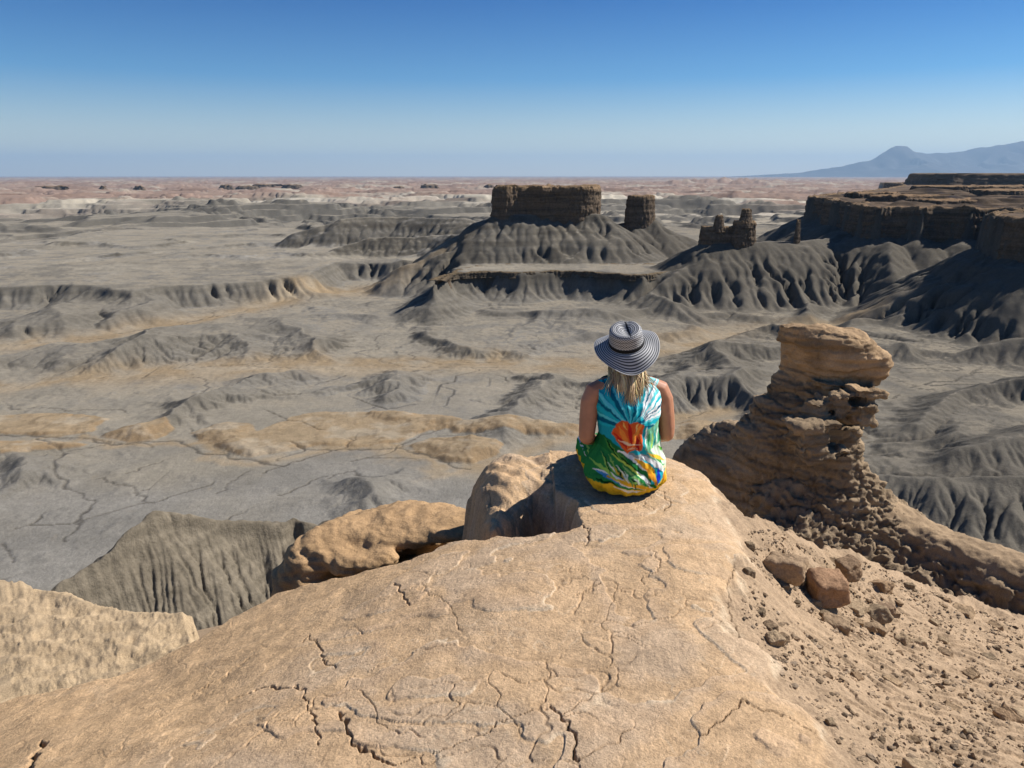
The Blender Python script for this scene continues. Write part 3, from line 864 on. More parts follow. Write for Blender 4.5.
def ledge(X, Y, detail=True):
    z = tps(X, Y)
    g = X - np.interp(Y, [p[1] for p in crest_line][::-1], [p[0] for p in crest_line][::-1])     # + on the gravel side
    gm = ss(-.02, .06, g + .11 * fbm2(X / .30, Y / .24, 4, 621)) * ss(.4, 1.2, Y + 2)
    fl = ss(.05, .30, -z) * (g < 0)                      # the smooth rolling left flank
    mask = {'gravel': gm, 'flank': fl}
    layer = 0
    if detail:
        # exfoliating sheets of rock: shallow curving steps
        q = fbm2(X / .95 + .12 * fbm2(X / .2, Y / .2, 3, 631), Y / .75, 2, 633) * 2.3 + .05 * fbm2(X / .10, Y / .10, 4, 637) + .35 * X
        fr = q - np.floor(q)
        st = np.floor(q) + ss(.0, .035, fr)
        q2 = fbm2(X / .30, Y / .26, 3, 641) * 2.2 + .12 * fbm2(X / .05, Y / .05, 2, 645)
        fr2 = q2 - np.floor(q2); st2 = np.floor(q2) + ss(0, .06, fr2)
        on = (1 - gm) * (1 - .85 * fl)
        z = z + on * (.0058 * (st - 1) + .0010 * (st2 - .5) * ss(-.1, .4, fbm2(X / .5, Y / .5, 2, 648))) + (1 - gm) * .0045 * fbm2(X / .20, Y / .16, 4, 651) + (1 - gm) * .02 * fbm2(X / .9, Y / .8, 2, 652)
        mask['edge'] = on * np.maximum(np.exp(-((fr - .02) / .035) ** 2), .5 * np.exp(-((fr2 - .03) / .05) ** 2)) * ss(-.25, .25, fbm2(X / .28, Y / .28, 2, 653))
        mask['tone'] = fr; mask['sheet'] = (_h(np.floor(q).astype(np.int64), np.floor(q).astype(np.int64) * 0 + 5, 9) & np.uint32(255)) / 255.0
        pits = fbm2(X / .035, Y / .035, 3, 655); z = z - on * .0016 * ss(.35, .8, pits)
        # fine flow lines along the flank
        fw = .05 * fbm2(X / .3, Y / .3, 3, 660); ux = X * .62 - Y * .78 + fw; uy = X * .78 + Y * .62
        z = z + fl * (.0028 * fbm2(ux / .045, uy / .7, 3, 661) + .010 * fbm2(X / .25, Y / .25, 3, 665) + .006 * fbm2(ux / .16, uy / .9, 2, 667))
        cz = cracks_depth(X, Y)
        # hairline joints that run on and meet
        hx = X + .10 * fbm2(X / .35, Y / .35, 4, 751); hy = Y + .10 * fbm2(X / .35, Y / .35, 4, 755)
        hl = 0
        for sc_, sd, gate in ((.62, 3, .0), (.23, 8, .28)):
            m_ = (Y > .6) & (Y < 5) & (np.abs(X) < 3.2)
            _, w1, w2 = worley(hx[m_] / sc_, hy[m_] / sc_ * 1.25, hx[m_] * 0 + .5, sd)
            t_ = np.zeros_like(X); t_[m_] = ss(.007 / sc_, .0012 / sc_, (w2 - w1)) * ss(gate - .1, gate + .12, fbm2(X[m_] / .55, Y[m_] / .55, 2, 757 + sd))
            hl = np.maximum(hl, t_)
        hl = hl * (1 - gm) * (1 - .6 * fl)
        cz = np.maximum(cz, .0055 * hl); z = z - cz; mask['crack'] = cz
        # broken step down to the gravel and the stony slope itself
        z = z - gm * .035 + gm * (.014 * fbm2(X / .2, Y / .2, 4, 671) + .006 * np.abs(n2(X / .06, Y / .06, 673)) + .004 * np.abs(n2(X / .022, Y / .022, 675)))
        q3 = fbm2(X / .5, Y / .22, 3, 677) * 3; f3 = q3 - np.floor(q3)
        z = z + gm * .012 * (np.floor(q3) + ss(0, .12, f3)) * ss(.1, .4, g)
        mask['edge'] = np.maximum(mask['edge'], .9 * np.exp(-((g + .11 * fbm2(X / .30, Y / .24, 4, 621) - .02) / .022) ** 2) * ss(-.3, .3, n2(X / .12, Y / .12, 679)))
    an = ss(.3, .1, np.hypot(X - .06, (Y - 3.95) * .9) - .32) * (X < .22)
    z = z + an * (.022 * fbm2(X / .26, Y / .2, 4, 687) - .05 * ss(3.95, 3.55, Y)  + .02 * n2((X + Y) / .09, (X - Y) / .3, 689)) * detail
    wob = .07 * fbm2(X / .35, Y / .35, 4, 681) + .02 * fbm2(X / .08, Y / .08, 3, 683)
    s = poly_sdf(X, Y, rim) + wob * np.clip(1.2 - .0 * X, 0, 1) * .6
    z = z - an * .06 * (1 - np.clip(s / .12, 0, 1)) ** 2
    out = np.maximum(-s + .015, 0)
    drop = 3.4 * (np.sqrt(out ** 2 + .03 ** 2) - .03) + .22 * ss(.02, .14, out) + .05 * np.abs(n2(X / .25, Y / .25, 685)) * ss(.06, .4, out)
    z = z - drop
    if detail:
        h = poly_sdf(X, Y, hollow)
        zh = -.82 + .03 * fbm2(X / .18, Y / .18, 4, 691) - 2.5 * np.maximum(-h, 0) - .1 * ss(-.9, -1.5, X)
        z = np.maximum(z, zh)
        s2 = poly_sdf(X, Y, sandy) + .015 * fbm2(X / .2, Y / .2, 3, 693)
        o2 = np.maximum(-s2, 0)
        rough = .035 * fbm2(X / .3, Y / .22, 4, 695) + .010 * fbm2((X + Y * .6) / .10, (Y - X * .6) / .05, 4, 697) + .010 * ss(.1, .3, fbm2(X / .25, Y / .12, 3, 698)) + .004 * np.abs(n2(X / .035, Y / .035, 699)) - .05 * ss(.06, 0, s2)
        zs = -1.80 + .02 * (X + 2) + rough - 6 * np.maximum(o2 - .02, 0) - .04 * ss(0, .05, o2)
        mask['sandy'] = (zs > z).astype(float)
        z = np.maximum(z, zs)
        z = np.maximum(z, -13 - .9 * (np.hypot(X, Y) - 13) + 1.5 * fbm2(X / 4, Y / 4, 4, 701))
        z = np.maximum(z, -19)
    return z, mask


def hit(px, py, f=None):
    """where the sight line of a pixel meets the ledge"""
    a, b = ray(px, py)
    t = np.linspace(1.2, 9, 6000)
    z, _ = ledge(a * t, t, False)
    k = np.argmax(EYE + b * t <= z)
    return a * t[k], t[k], float(z[k])


lth = np.radians(spaced(-180, 179.9, .065, 1.5, -38.5, 39))
lr = [.12]
while lr[-1] < 34:
    r = lr[-1]; lr.append(r * (1 + (.03 if r < 1.4 else .0026 if r < 3.3 else .0021 if r < 4.6 else .005 if r < 7 else .03)))
lr = np.array(lr)
LT, LR = np.meshgrid(lth, lr)
LX, LY = LR * np.sin(LT), LR * np.cos(LT)
LZ, LM = ledge(LX, LY)
c_slab = np.array([.535, .368, .225]); c_patina = np.array([.495, .355, .230]); c_orange = np.array([.545, .362, .200]); c_peel = np.array([.62, .49, .34]); c_soil = np.array([.395, .280, .178])
a1 = fbm2(LX / .5, LY / .4, 4, 711); a2 = fbm2(LX / .09, LY / .09, 4, 715); a3 = fbm2(LX / .02, LY / .02, 3, 719)
LC = mix(c_slab, c_patina, ss(-.3, .45, a1 + .25 * a2)[..., None])
LC = LC * (.95 + .10 * LM['sheet'])[..., None]
LC = mix(LC, c_orange, (.8 * ss(.25, .7, LM['tone'] - .5 * a1))[..., None] * (1 - LM['gravel'][..., None]) * .7)
LC = mix(LC, c_orange, (.85 * LM['flank'])[..., None])
LC = mix(LC, c_soil, LM['gravel'][..., None])
LC = mix(LC, np.array([.425, .315, .195]), LM['sandy'][..., None])
stn = ss(.25, .6, fbm2(LX / .33, LY / .21, 5, 723)) * (1 - LM['gravel'])
LC = LC * (1 - .06 * stn)[..., None]
LC = LC * (1 + .12 * a2 + .10 * a3)[..., None]
LC = mix(LC, c_peel, np.clip(.75 * LM['edge'], 0, 1)[..., None])
LC = mix(LC, c_slab * .35, np.clip(LM['crack'] / .010, 0, 1)[..., None] * .50)
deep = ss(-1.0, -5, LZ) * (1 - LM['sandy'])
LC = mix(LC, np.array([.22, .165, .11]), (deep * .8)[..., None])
MAT_ROCK = earth_mat('tan_sandstone', [(3, 5, .90, 1.10), (14, 5, .84, 1.16), (110, 4, .72, 1.28)], [(14, 6, .010), (60, 6, .007), (220, 4, .0025)])
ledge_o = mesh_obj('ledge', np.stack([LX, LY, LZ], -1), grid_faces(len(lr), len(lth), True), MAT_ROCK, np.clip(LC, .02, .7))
tag(ledge_o, kind='structure')


# ================================================================== REMESHED ROCKS
def ring_tube(path, nseg=16, caps=True):
    """path: list of (centre(3), axis_u(3), axis_v(3)); closed loft"""
    V = []; F = []
    a = np.linspace(0, 2 * np.pi, nseg, endpoint=False)
    for c, u, v in path:
        V.append(np.array(c) + np.cos(a)[:, None] * np.array(u) + np.sin(a)[:, None] * np.array(v))
    n = len(path)
    F = [list(f) for f in grid_faces(n, nseg, True)]
    V = np.vstack(V)
    if caps:
        F.append(list(range(nseg))[::-1]); F.append([(n - 1) * nseg + i for i in range(nseg)])
    return V, F


def ball(c, r, n=14, m=10, rot=0.0):
    rx, ry, rz = (r, r, r) if np.isscalar(r) else r
    path = []
    cr, sr = math.cos(rot), math.sin(rot)
    for k in range(m + 1):
        t = math.pi * (k + .02) / (m + .04)
        q = max(math.sin(t), .02)
        path.append(((c[0], c[1], c[2] - rz * math.cos(t)), (rx * q * cr, rx * q * sr, 0), (-ry * q * sr, ry * q * cr, 0)))
    return ring_tube(path, n)


def chain(pts, radii, nseg=12, flat=None):
    """limb: tube through points with round ends; flat = (ratio across, ratio up)"""
    pts = [np.array(p, float) for p in pts]; path = []
    up0 = np.array([0, 0, 1.0])
    T = [pts[min(i + 1, len(pts) - 1)] - pts[max(i - 1, 0)] for i in range(len(pts))]
    P_, R_, D_ = [], [], []
    for i in range(len(pts)):
        t = T[i] / np.linalg.norm(T[i]); r = radii[i]
        if i == 0:
            for k in (-.95, -.6): P_.append(pts[0] + t * r * k); R_.append(r * math.sqrt(1 - k * k)); D_.append(t)
        P_.append(pts[i]); R_.append(r); D_.append(t)
        if i == len(pts) - 1:
            for k in (.6, .95): P_.append(pts[i] + t * r * k); R_.append(r * math.sqrt(1 - k * k)); D_.append(t)
    prev = None
    for p, r, t in zip(P_, R_, D_):
        ref = up0 if abs(t[2]) < .9 else np.array([0, 1.0, 0])
        u = np.cross(t, ref) if prev is None else prev - t * np.dot(prev, t)
        u /= np.linalg.norm(u); v = np.cross(t, u); prev = u
        fu, fv = flat or (1, 1)
        path.append((p, u * r * fu, v * r * fv))
    return ring_tube(path, nseg)


def join(parts):
    V = []; F = []; o = 0
    for v, f in parts:
        V.append(np.asarray(v)); F += [[i + o for i in q] for q in f]; o += len(v)
    return np.vstack(V), F


def remesh(V, F, voxel, smooth_it=0):
    me = bpy.data.meshes.new('tmp'); me.from_pydata([tuple(v) for v in V], [], F)
    bm = bmesh.new(); bm.from_mesh(me); bmesh.ops.recalc_face_normals(bm, faces=bm.faces); bm.to_mesh(me); bm.free()
    o = bpy.data.objects.new('tmp', me); COL.objects.link(o)
    r = o.modifiers.new('r', 'REMESH'); r.mode = 'VOXEL'; r.voxel_size = voxel
    if smooth_it:
        s = o.modifiers.new('s', 'SMOOTH'); s.iterations = smooth_it; s.factor = .5
    dg = bpy.context.evaluated_depsgraph_get(); dg.update()
    e = o.evaluated_get(dg).to_mesh()
    v = np.empty(len(e.vertices) * 3, np.float32); e.vertices.foreach_get('co', v)
    nrm = np.empty(len(e.vertices) * 3, np.float32); e.vertices.foreach_get('normal', nrm)
    f = np.empty(len(e.loops), np.int32); e.loops.foreach_get('vertex_index', f)
    lt = np.empty(len(e.polygons), np.int32); e.polygons.foreach_get('loop_total', lt)
    assert (lt == 4).all()
    bpy.data.objects.remove(o); bpy.data.meshes.remove(me)
    return v.reshape(-1, 3).astype(float), f.reshape(-1, 4), nrm.reshape(-1, 3).astype(float)


def slab_part(rows, d, ratio=.8, nseg=20, power=.8, shear=.55):
    """loft from photo outline rows (py, pxL, pxR, extra depth); real thickness = width * ratio"""
    path = []
    a = np.linspace(0, 2 * np.pi, nseg, endpoint=False); V = []
    for row in rows:
        py, l, r = row[:3]; dd = d + (row[3] if len(row) > 3 else 0); rt = row[4] if len(row) > 4 else ratio
        p, q = np.array(Q(l, py, dd)), np.array(Q(r, py, dd))
        c = (p + q) / 2; w = (q[0] - p[0]) / 2
        ca, sa_ = np.cos(a), np.sin(a)
        V.append(np.column_stack([c[0] + w * np.sign(ca) * np.abs(ca) ** power, c[1] + w * rt * np.sign(sa_) * np.abs(sa_) ** power - shear * w * np.sign(ca) * np.abs(ca) ** power, np.full(nseg, c[2])]))
    n = len(rows); F = [list(f) for f in grid_faces(n, nseg, True)]
    F.append(list(range(nseg))[::-1]); F.append([(n - 1) * nseg + i for i in range(nseg)])
    return np.vstack(V), F


def bricks(c, s, rz=0, tilt=0):
    """a rough block"""
    x, y, z = np.array(s) / 2
    V = np.array([(-x, -y, -z), (x, -y, -z), (x, y, -z), (-x, y, -z), (-x, -y, z), (x, -y, z), (x, y, z), (-x, y, z)], float)
    ct, st = math.cos(tilt), math.sin(tilt); V = np.column_stack([V[:, 0] * ct - V[:, 2] * st, V[:, 1], V[:, 0] * st + V[:, 2] * ct])
    cr, sr = math.cos(rz), math.sin(rz); V = np.column_stack([V[:, 0] * cr - V[:, 1] * sr, V[:, 0] * sr + V[:, 1] * cr, V[:, 2]])
    return V + np.array(c), [[0, 3, 2, 1], [4, 5, 6, 7], [0, 1, 5, 4], [1, 2, 6, 5], [2, 3, 7, 6], [3, 0, 4, 7]]


HD = 7.4
hood = [
    # cap slab and its underside
    slab_part([(322, 784, 812, .1), (325, 780, 835), (332, 781, 862), (342, 783, 868), (352, 786, 880), (362, 792, 884), (374, 804, 880), (384, 816, 868)], HD, .62, shear=.18),
    # left wall of the neck
    slab_part([(330, 790, 835), (352, 789, 838), (370, 786, 840), (384, 783, 838), (396, 774, 834), (412, 760, 830), (432, 746, 826), (460, 736, 826), (500, 724, 828), (560, 708, 850)], HD + .05, .55, shear=.75),
    # blocky right side
    slab_part([(380, 812, 872, -.05), (390, 822, 874, -.05), (404, 836, 873, -.05), (414, 840, 868, -.05), (426, 840, 860), (446, 834, 860)], HD - .12, .6, shear=.05),
    slab_part([(424, 806, 860), (440, 806, 861), (456, 804, 864), (470, 800, 870), (484, 792, 880), (500, 780, 898), (520, 765, 926), (550, 740, 965), (600, 720, 1000)], HD - .22, .62, shear=.05),
    # low fin running back to the left
    slab_part([(424, 728, 770, .55), (436, 712, 780, .5), (450, 696, 785, .45), (470, 684, 790, .4), (510, 668, 795, .35), (580, 648, 800, .3)], HD, .5, shear=.8),
    bricks(Q(807, 437, HD - .62), (.28, .3, .19), .2, -.05), bricks(Q(812, 423, HD - .60), (.44, .34, .07), .1, .03), bricks(Q(858, 412, HD - .5), (.2, .25, .22), .4, .1), bricks(Q(842, 404, HD - .5), (.16, .2, .20), -.3, .3),
    bricks(Q(822, 452, HD - .60), (.4, .3, .09), .1, .08), bricks(Q(818, 405, HD - .45), (.2, .2, .12), .5, .2), bricks(Q(866, 392, HD - .46), (.34, .25, .10), .2, -.12)]
hv, hf, hn = remesh(*join(hood), .016, 4)
x, y, z = hv.T
low = ss(-.95, -1.5, z)
wx_, wy_, wz_ = x + .06 * fbm3(x / .3, y / .3, z / .3, 3, 731), y + .06 * fbm3(x / .3, y / .3, z / .3, 3, 734), z + .05 * n3(x / .6, y / .6, z / .4, 737)
i1, f1, f2 = worley(wx_ / .34, wy_ / .34, wz_ / .11, 741)
i2, g1, g2 = worley(wx_ / .12, wy_ / .12, wz_ / (.045 + 0 * z), 745)
i3, e1, e2 = worley(wx_ / .11, wy_ / .11, wz_ / .09, 749)
mid = ss(-.25, -.5, z) * (1 - low) * ss(0, .5, x - (np.interp(z, [-2.4, -.4], [1.9, 2.0])) + .2)
lz = z + .05 * n3(x / .9, y / .9, z / .5, 755)
strata = .016 * np.tanh(2 * n3(x / .7, y / .7, lz / .075, 751)) + .008 * np.tanh(2 * n3(x / .9, y / .9, lz / .028, 753))
jn = np.abs(n3(x / .35, y / .35, z / .9, 759))
off = -.012 * ss(.05, 0, jn) * ss(-.9, -.5, z) + strata * (1 - .6 * low) + .05 * fbm3(x / .45, y / .45, z / .35, 3, 735)
off = off + (.25 + .45 * mid) * (1 - low) * (.070 * (i1 - .5) - .028 * ss(.14, .0, f2 - f1)) + (.15 + .55 * mid) * (.026 * (i2 - .5) - .014 * ss(.2, 0, g2 - g1))
lowr = low * (.22 + .78 * ss(2.25, 2.65, x))
off = off + lowr * (.042 * (i3 - .5) - .02 * ss(.28, 0, e2 - e1) + .03 * n3(x / .04, y / .04, z / .04, 757)) + .008 * fbm3(x / .05, y / .05, z / .02, 3, 743)
hv = hv + hn * off[:, None]
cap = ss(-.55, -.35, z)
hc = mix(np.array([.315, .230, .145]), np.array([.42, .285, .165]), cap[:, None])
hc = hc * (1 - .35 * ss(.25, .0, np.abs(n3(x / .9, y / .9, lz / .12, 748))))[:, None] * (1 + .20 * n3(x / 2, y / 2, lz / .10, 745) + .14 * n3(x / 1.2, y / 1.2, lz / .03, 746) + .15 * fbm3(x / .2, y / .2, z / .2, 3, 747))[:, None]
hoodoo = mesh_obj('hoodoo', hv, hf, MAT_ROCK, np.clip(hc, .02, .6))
tag(hoodoo, 'tall eroded sandstone hoodoo with an overhanging flat cap to the right of the seated person', 'hoodoo')

# stony ridge that runs from the foot of the hoodoo to the right
path = []
crest_px = [(800, 470, 7.3), (850, 486, 7.2), (885, 503, 7.0), (920, 520, 6.8), (960, 538, 6.5), (1000, 553, 6.2), (1040, 569, 6.0), (1120, 625, 5.7), (1260, 690, 5.3)]
for (px, py, d) in crest_px:
    c = np.array(Q(px, py, d))
    path.append(c)
parts = []
for k in range(len(path) - 1):
    for t in (0, .5):
        c = path[k] * (1 - t) + path[k + 1] * t
        parts.append(ball(c + np.array([0, .10, -.50]), (.45, .50, .50)))
        parts.append(ball(c + np.array([-.15, -.38, -.78]), (.42, .42, .48)))
        parts.append(ball(c + np.array([.2, .3, -1.2]), (.7, .8, .9)))
rv, rf, rn = remesh(*join(parts), .018, 14)
x, y, z = rv.T
crz = np.interp(x, [p[0] for p in path], [p[2] for p in path])
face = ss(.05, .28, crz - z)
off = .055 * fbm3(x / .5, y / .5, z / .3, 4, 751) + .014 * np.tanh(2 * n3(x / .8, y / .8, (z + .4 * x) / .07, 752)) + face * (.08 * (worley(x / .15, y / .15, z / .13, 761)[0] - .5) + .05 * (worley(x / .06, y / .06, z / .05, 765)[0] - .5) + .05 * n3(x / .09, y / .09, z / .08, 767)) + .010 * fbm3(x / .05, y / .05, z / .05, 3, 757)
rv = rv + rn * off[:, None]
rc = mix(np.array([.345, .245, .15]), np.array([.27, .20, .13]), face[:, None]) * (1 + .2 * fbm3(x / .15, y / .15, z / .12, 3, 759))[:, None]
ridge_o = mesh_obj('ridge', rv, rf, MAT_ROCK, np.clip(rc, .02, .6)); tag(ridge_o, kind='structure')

# long rounded boulder in the hollow left of the slab
bl = []
spine = [(474, 530, 4.16, .12, .20, .060), (440, 525, 4.22, .15, .26, .070), (400, 527, 4.26, .17, .28, .080), (360, 535, 4.24, .17, .28, .10), (328, 550, 4.14, .14, .26, .14), (302, 570, 4.05, .12, .2, .20), (284, 600, 4.0, .11, .18, .24)]
for a_, b_ in zip(spine[:-1], spine[1:]):
    for t in (0, .25, .5, .75):
        q = [u * (1 - t) + w_ * t for u, w_ in zip(a_, b_)]
        c = Q(*q[:3]); bl.append(ball((c[0], c[1] + .08, c[2] - .02), q[3:]))
for (px, py, d, rx, ry, rz) in ((420, 545, 4.45, .4, .12, .25), (350, 565, 4.4, .3, .12, .3), (372, 567, 3.92, .16, .10, .06), (345, 572, 3.92, .10, .10, .07), (305, 600, 3.9, .10, .10, .12)):
    c = Q(px, py, d); bl.append(ball((c[0], c[1] + .08, c[2]), (rx, ry, rz)))
bv, bf, bn = remesh(*join(bl), .014, 40)
x, y, z = bv.T
q1, q2, q3_ = worley(x / .22 + .3 * n3(x / .1, y / .1, z / .1, 770), y / .3, z / .16, 771)
off = .010 * (q1 - .5) - .006 * ss(.10, 0, q3_ - q2) + .010 * np.tanh(2 * n3(x / .9, y / .9, (z + .25 * x) / .035, 773)) + .02 * n3((x + z) / .05, y / .3, z / .4, 772) * ss(-.95, -1.05, x) + .020 * fbm3(x / .3, y / .3, z / .2, 4, 761) - .02 * ss(.5, .9, n3(x / .10, y / .3, z / .12, 763)) + .012 * n3(x / .5, y / .5, z / .03, 765) + .005 * fbm3(x / .03, y / .03, z / .03, 3, 767)
bv = bv + bn * off[:, None]
bc = np.array([.42, .272, .145]) * (1 + .15 * fbm3(x / .12, y / .12, z / .12, 3, 769))[:, None]
bo = mesh_obj('boulder', bv, bf, MAT_ROCK, np.clip(bc, .02, .6)); tag(bo, 'long smooth rounded orange boulder lying in the hollow left of the slab', 'boulder')


def rock_mesh(seed, size, flat=.7, voxel=None, tint=(.36, .245, .15)):
    r = np.random.default_rng(seed)
    cb = np.array([(a, b, c) for a in (-1, 1) for b in (-1, 1) for c in (-1, 1)], float)
    pts = np.vstack([cb * r.uniform(.62, 1.0, (8, 3)), r.uniform(-.8, .8, (4, 3)) + np.eye(4, 3) * .3])
    pts *= np.array(size) / 2 * 1.08
    bm = bmesh.new()
    vs = [bm.verts.new(p) for p in pts]
    res = bmesh.ops.convex_hull(bm, input=vs)
    for v in [v for v in bm.verts if not v.link_faces]: bm.verts.remove(v)
    bmesh.ops.bevel(bm, geom=list(bm.edges), offset=min(size) * .05, segments=2, affect='EDGES')
    bm.verts.index_update()
    V = np.array([v.co[:] for v in bm.verts]); F = [[v.index for v in f.verts] for f in bm.faces]; bm.free()
    v, f, nn = remesh(V, F, voxel or min(size) / 16, 1)
    x, y, z = v.T; s = min(size)
    v = v + nn * (s * (.09 * fbm3(x / (s * .7) + seed, y / (s * .7), z / (s * .5), 3, seed) + .03 * fbm3(x / (s * .15), y / (s * .15), z / (s * .15) + seed, 3, seed + 5)))[:, None]
    c = np.array(tint) * (1 + .18 * fbm3(x / (s * .5) + seed, y / (s * .5), z / (s * .5), 3, seed + 9))[:, None]
    return v, f, np.clip(c, .02, .6)


def place_rock(name, px, py, size, seed, rz, label, cat, tint=(.36, .245, .15), sink=.25, tilt=0.0, group=None):
    v, f, c = rock_mesh(seed, size, tint=tint)
    o = mesh_obj(name, v, f, MAT_ROCK, c)
    h = hit(px, py)
    o.location = (h[0], h[1], h[2] + size[2] * (.5 - sink)); o.rotation_euler = (tilt, 0, rz)
    return tag(o, label, cat, group)


place_rock('boulder', 827, 601, (.205, .155, .16), 31, .15, 'squarish reddish brown boulder, nearest of the three on the gravel slope', 'boulder', (.34, .205, .12), .12)
place_rock('boulder', 785, 577, (.205, .12, .115), 37, -.45, 'long tan boulder with a pointed end, leftmost of three on the gravel slope', 'boulder', (.36, .25, .155), .15)
place_rock('boulder', 847, 580, (.13, .10, .13), 43, .5, 'small dark boulder half hidden behind the squarish reddish brown one', 'boulder', (.27, .18, .11), .1)
place_rock('boulder', 976, 588, (.34, .26, .24), 47, .3, 'grey brown boulder at the foot of the stony ridge on the right', 'boulder', (.26, .195, .13), .2)
place_rock('boulder', 1012, 590, (.30, .22, .14), 53, -.2, 'flat tan boulder at the right edge beside the grey brown one', 'boulder', (.33, .24, .15), .2)
place_rock('flat_stone', 858, 609, (.13, .09, .04), 59, .6, 'thin pale flat stone just right of the squarish reddish brown boulder', 'stone', (.40, .29, .18), .25)
place_rock('flat_stone', 886, 612, (.09, .07, .05), 61, .2, 'small brown stone standing right of the thin pale flat stone', 'stone', (.28, .19, .12), .25)
h0 = Q(388, 545, 4.12)
v, f, c = rock_mesh(67, (.17, .12, .05), tint=(.42, .285, .16)); chip = mesh_obj('flat_stone', v, f, MAT_ROCK, c); chip.location = h0; chip.rotation_euler = (.1, -.15, .1)
tag(chip, 'flat stone chip lit by the sun inside the shadowed hollow of the long boulder', 'stone')

v, f, c = rock_mesh(71, (.17, .15, .16), tint=(.41, .285, .165)); lump = mesh_obj('boulder', v, f, MAT_ROCK, c); lump.location = Q(530, 506, 3.86); lump.rotation_euler = (.2, .3, .6)
tag(lump, 'small rough boulder wedged in the dark notch left of the seated person', 'boulder')

# loose stones one can count, then the gravel between them
base = [rock_mesh(100 + k, (.07, .055, .032 + .006 * k), tint=[(.36, .25, .15), (.30, .21, .13), (.40, .29, .18), (.33, .22, .13), (.26, .19, .12)][k]) for k in range(5)]
meshes = [mesh_obj('stone', v, f, MAT_ROCK, c) for v, f, c in base]
gr_poly = [P(*c)[:2] for c in ((745, 520, -.1), (790, 535, -.35), (850, 560, -.75), (905, 578, -1.0), (960, 598, -1.2), (1040, 622, -1.38), (1060, 800, -.45), (880, 800, -.1), (835, 735, -.05), (765, 660, -.05), (735, 610, -.03), (745, 560, -.03))]
bx0, bx1 = min(p[0] for p in gr_poly), max(p[0] for p in gr_poly); by0, by1 = min(p[1] for p in gr_poly), max(p[1] for p in gr_poly)


def scatter(n, seed):
    r = np.random.default_rng(seed); X = r.uniform(bx0, bx1, n * 3); Y = r.uniform(by0, by1, n * 3)
    m = poly_sdf(X, Y, gr_poly) > .02
    X, Y = X[m][:n], Y[m][:n]
    return X, Y, ledge(X, Y)[0]


SX, SY, SZ = scatter(70, 5)
r_ = np.random.default_rng(8)
for k in range(len(SX)):
    o = meshes[k % 5] if k < 5 else meshes[k % 5].copy()
    if k >= 5: COL.objects.link(o)
    s = float(r_.uniform(.4, 1.15)) if k % 7 else float(r_.uniform(1.2, 1.9))
    o.location = (SX[k], SY[k], SZ[k] + .006 * s); o.rotation_euler = (r_.uniform(-.3, .3), r_.uniform(-.3, .3), r_.uniform(0, 6.28)); o.scale = (s, s, s)
    tag(o, 'small loose tan stone lying on the gravel slope right of the slab', 'stone', 'loose stones on the gravel slope')

ico = bmesh.new(); bmesh.ops.create_icosphere(ico, subdivisions=1, radius=1); ico.verts.index_update()
iv = np.array([v.co[:] for v in ico.verts]); if_ = np.array([[v.index for v in f.verts] for f in ico.faces]); ico.free()
GXs, GYs, GZs = scatter(8500, 6)
n = len(GXs); r = np.random.default_rng(9)
dens = fbm2(GXs / .3, GYs / .3, 3, 781)
kp = r.uniform(-.5, .5, n) < dens + .15
GXs, GYs, GZs = GXs[kp], GYs[kp], GZs[kp]; n = len(GXs)
siz = .0024 + .012 * r.uniform(0, 1, n) ** 3
sc = siz[:, None] * (np.array([1, .8, .55]) * (1 + .25 * r.normal(size=(n, 3))))
a = r.uniform(0, 6.28, n); ca, sa2 = np.cos(a), np.sin(a)
jit = 1 + .22 * r.normal(size=(n, len(iv), 1))
pv_ = iv[None] * jit * sc[:, None, :]
VX = pv_[..., 0] * ca[:, None] - pv_[..., 1] * sa2[:, None] + GXs[:, None]
VY = pv_[..., 0] * sa2[:, None] + pv_[..., 1] * ca[:, None] + GYs[:, None]
VZ = pv_[..., 2] + GZs[:, None] + siz[:, None] * .25
gc = (mix(np.array([.36, .255, .16]), np.array([.30, .225, .155]), (r.uniform(0, 1, (n, 1)) ** 2)) * np.clip(1 + .30 * r.normal(size=(n, 1)), .4, 1.7))[:, None, :] * np.ones((1, len(iv), 1))
Fg = (if_[None] + (np.arange(n) * len(iv))[:, None, None]).reshape(-1, 3)
grv = mesh_obj('gravel', np.stack([VX, VY, VZ], -1), Fg, MAT_ROCK, np.clip(gc, .03, .6), smooth=False)
tag(grv, kind='stuff')

# ================================================================== THE SEATED PERSON
seat = hit(627, 489)
person = empty('person', seat); person.rotation_euler = (0, 0, math.radians(6))
tag(person, 'person seen from behind sitting on the rock in colourful sleeveless dress and striped hat', 'person')

torso_rows = [(.000, .055, .150, .125), (.04, .055, .182, .150), (.09, .052, .194, .155), (.16, .045, .184, .145), (.24, .036, .155, .122), (.32, .032, .138, .108), (.40, .038, .146, .112), (.48, .055, .160, .110), (.54, .074, .166, .094), (.575, .085, .140, .080), (.600, .095, .090, .066), (.625, .105, .056, .054), (.67, .118, .049, .050), (.71, .128, .048, .050)]
torso_rows = [(z * .93, cy, rx, ry) for z, cy, rx, ry in torso_rows]
torso = ring_tube([((0, cy, z), (rx, 0, 0), (0, ry, 0)) for z, cy, rx, ry in torso_rows], 28)
parts = [torso]
HO = -.058
head_c = (0, .140, .755 + HO)
parts += [ball(head_c, (.074, .092, .094), 20, 14), ball((0, .175, .70 + HO), (.052, .06, .055), 14, 10), chain([(0, .222, .770 + HO), (0, .243, .745 + HO), (0, .238, .738 + HO)], [.008, .011, .012]), ball((0, .225, .705 + HO), (.022, .012, .008)), ball((0, .214, .672 + HO), (.02, .016, .015))]
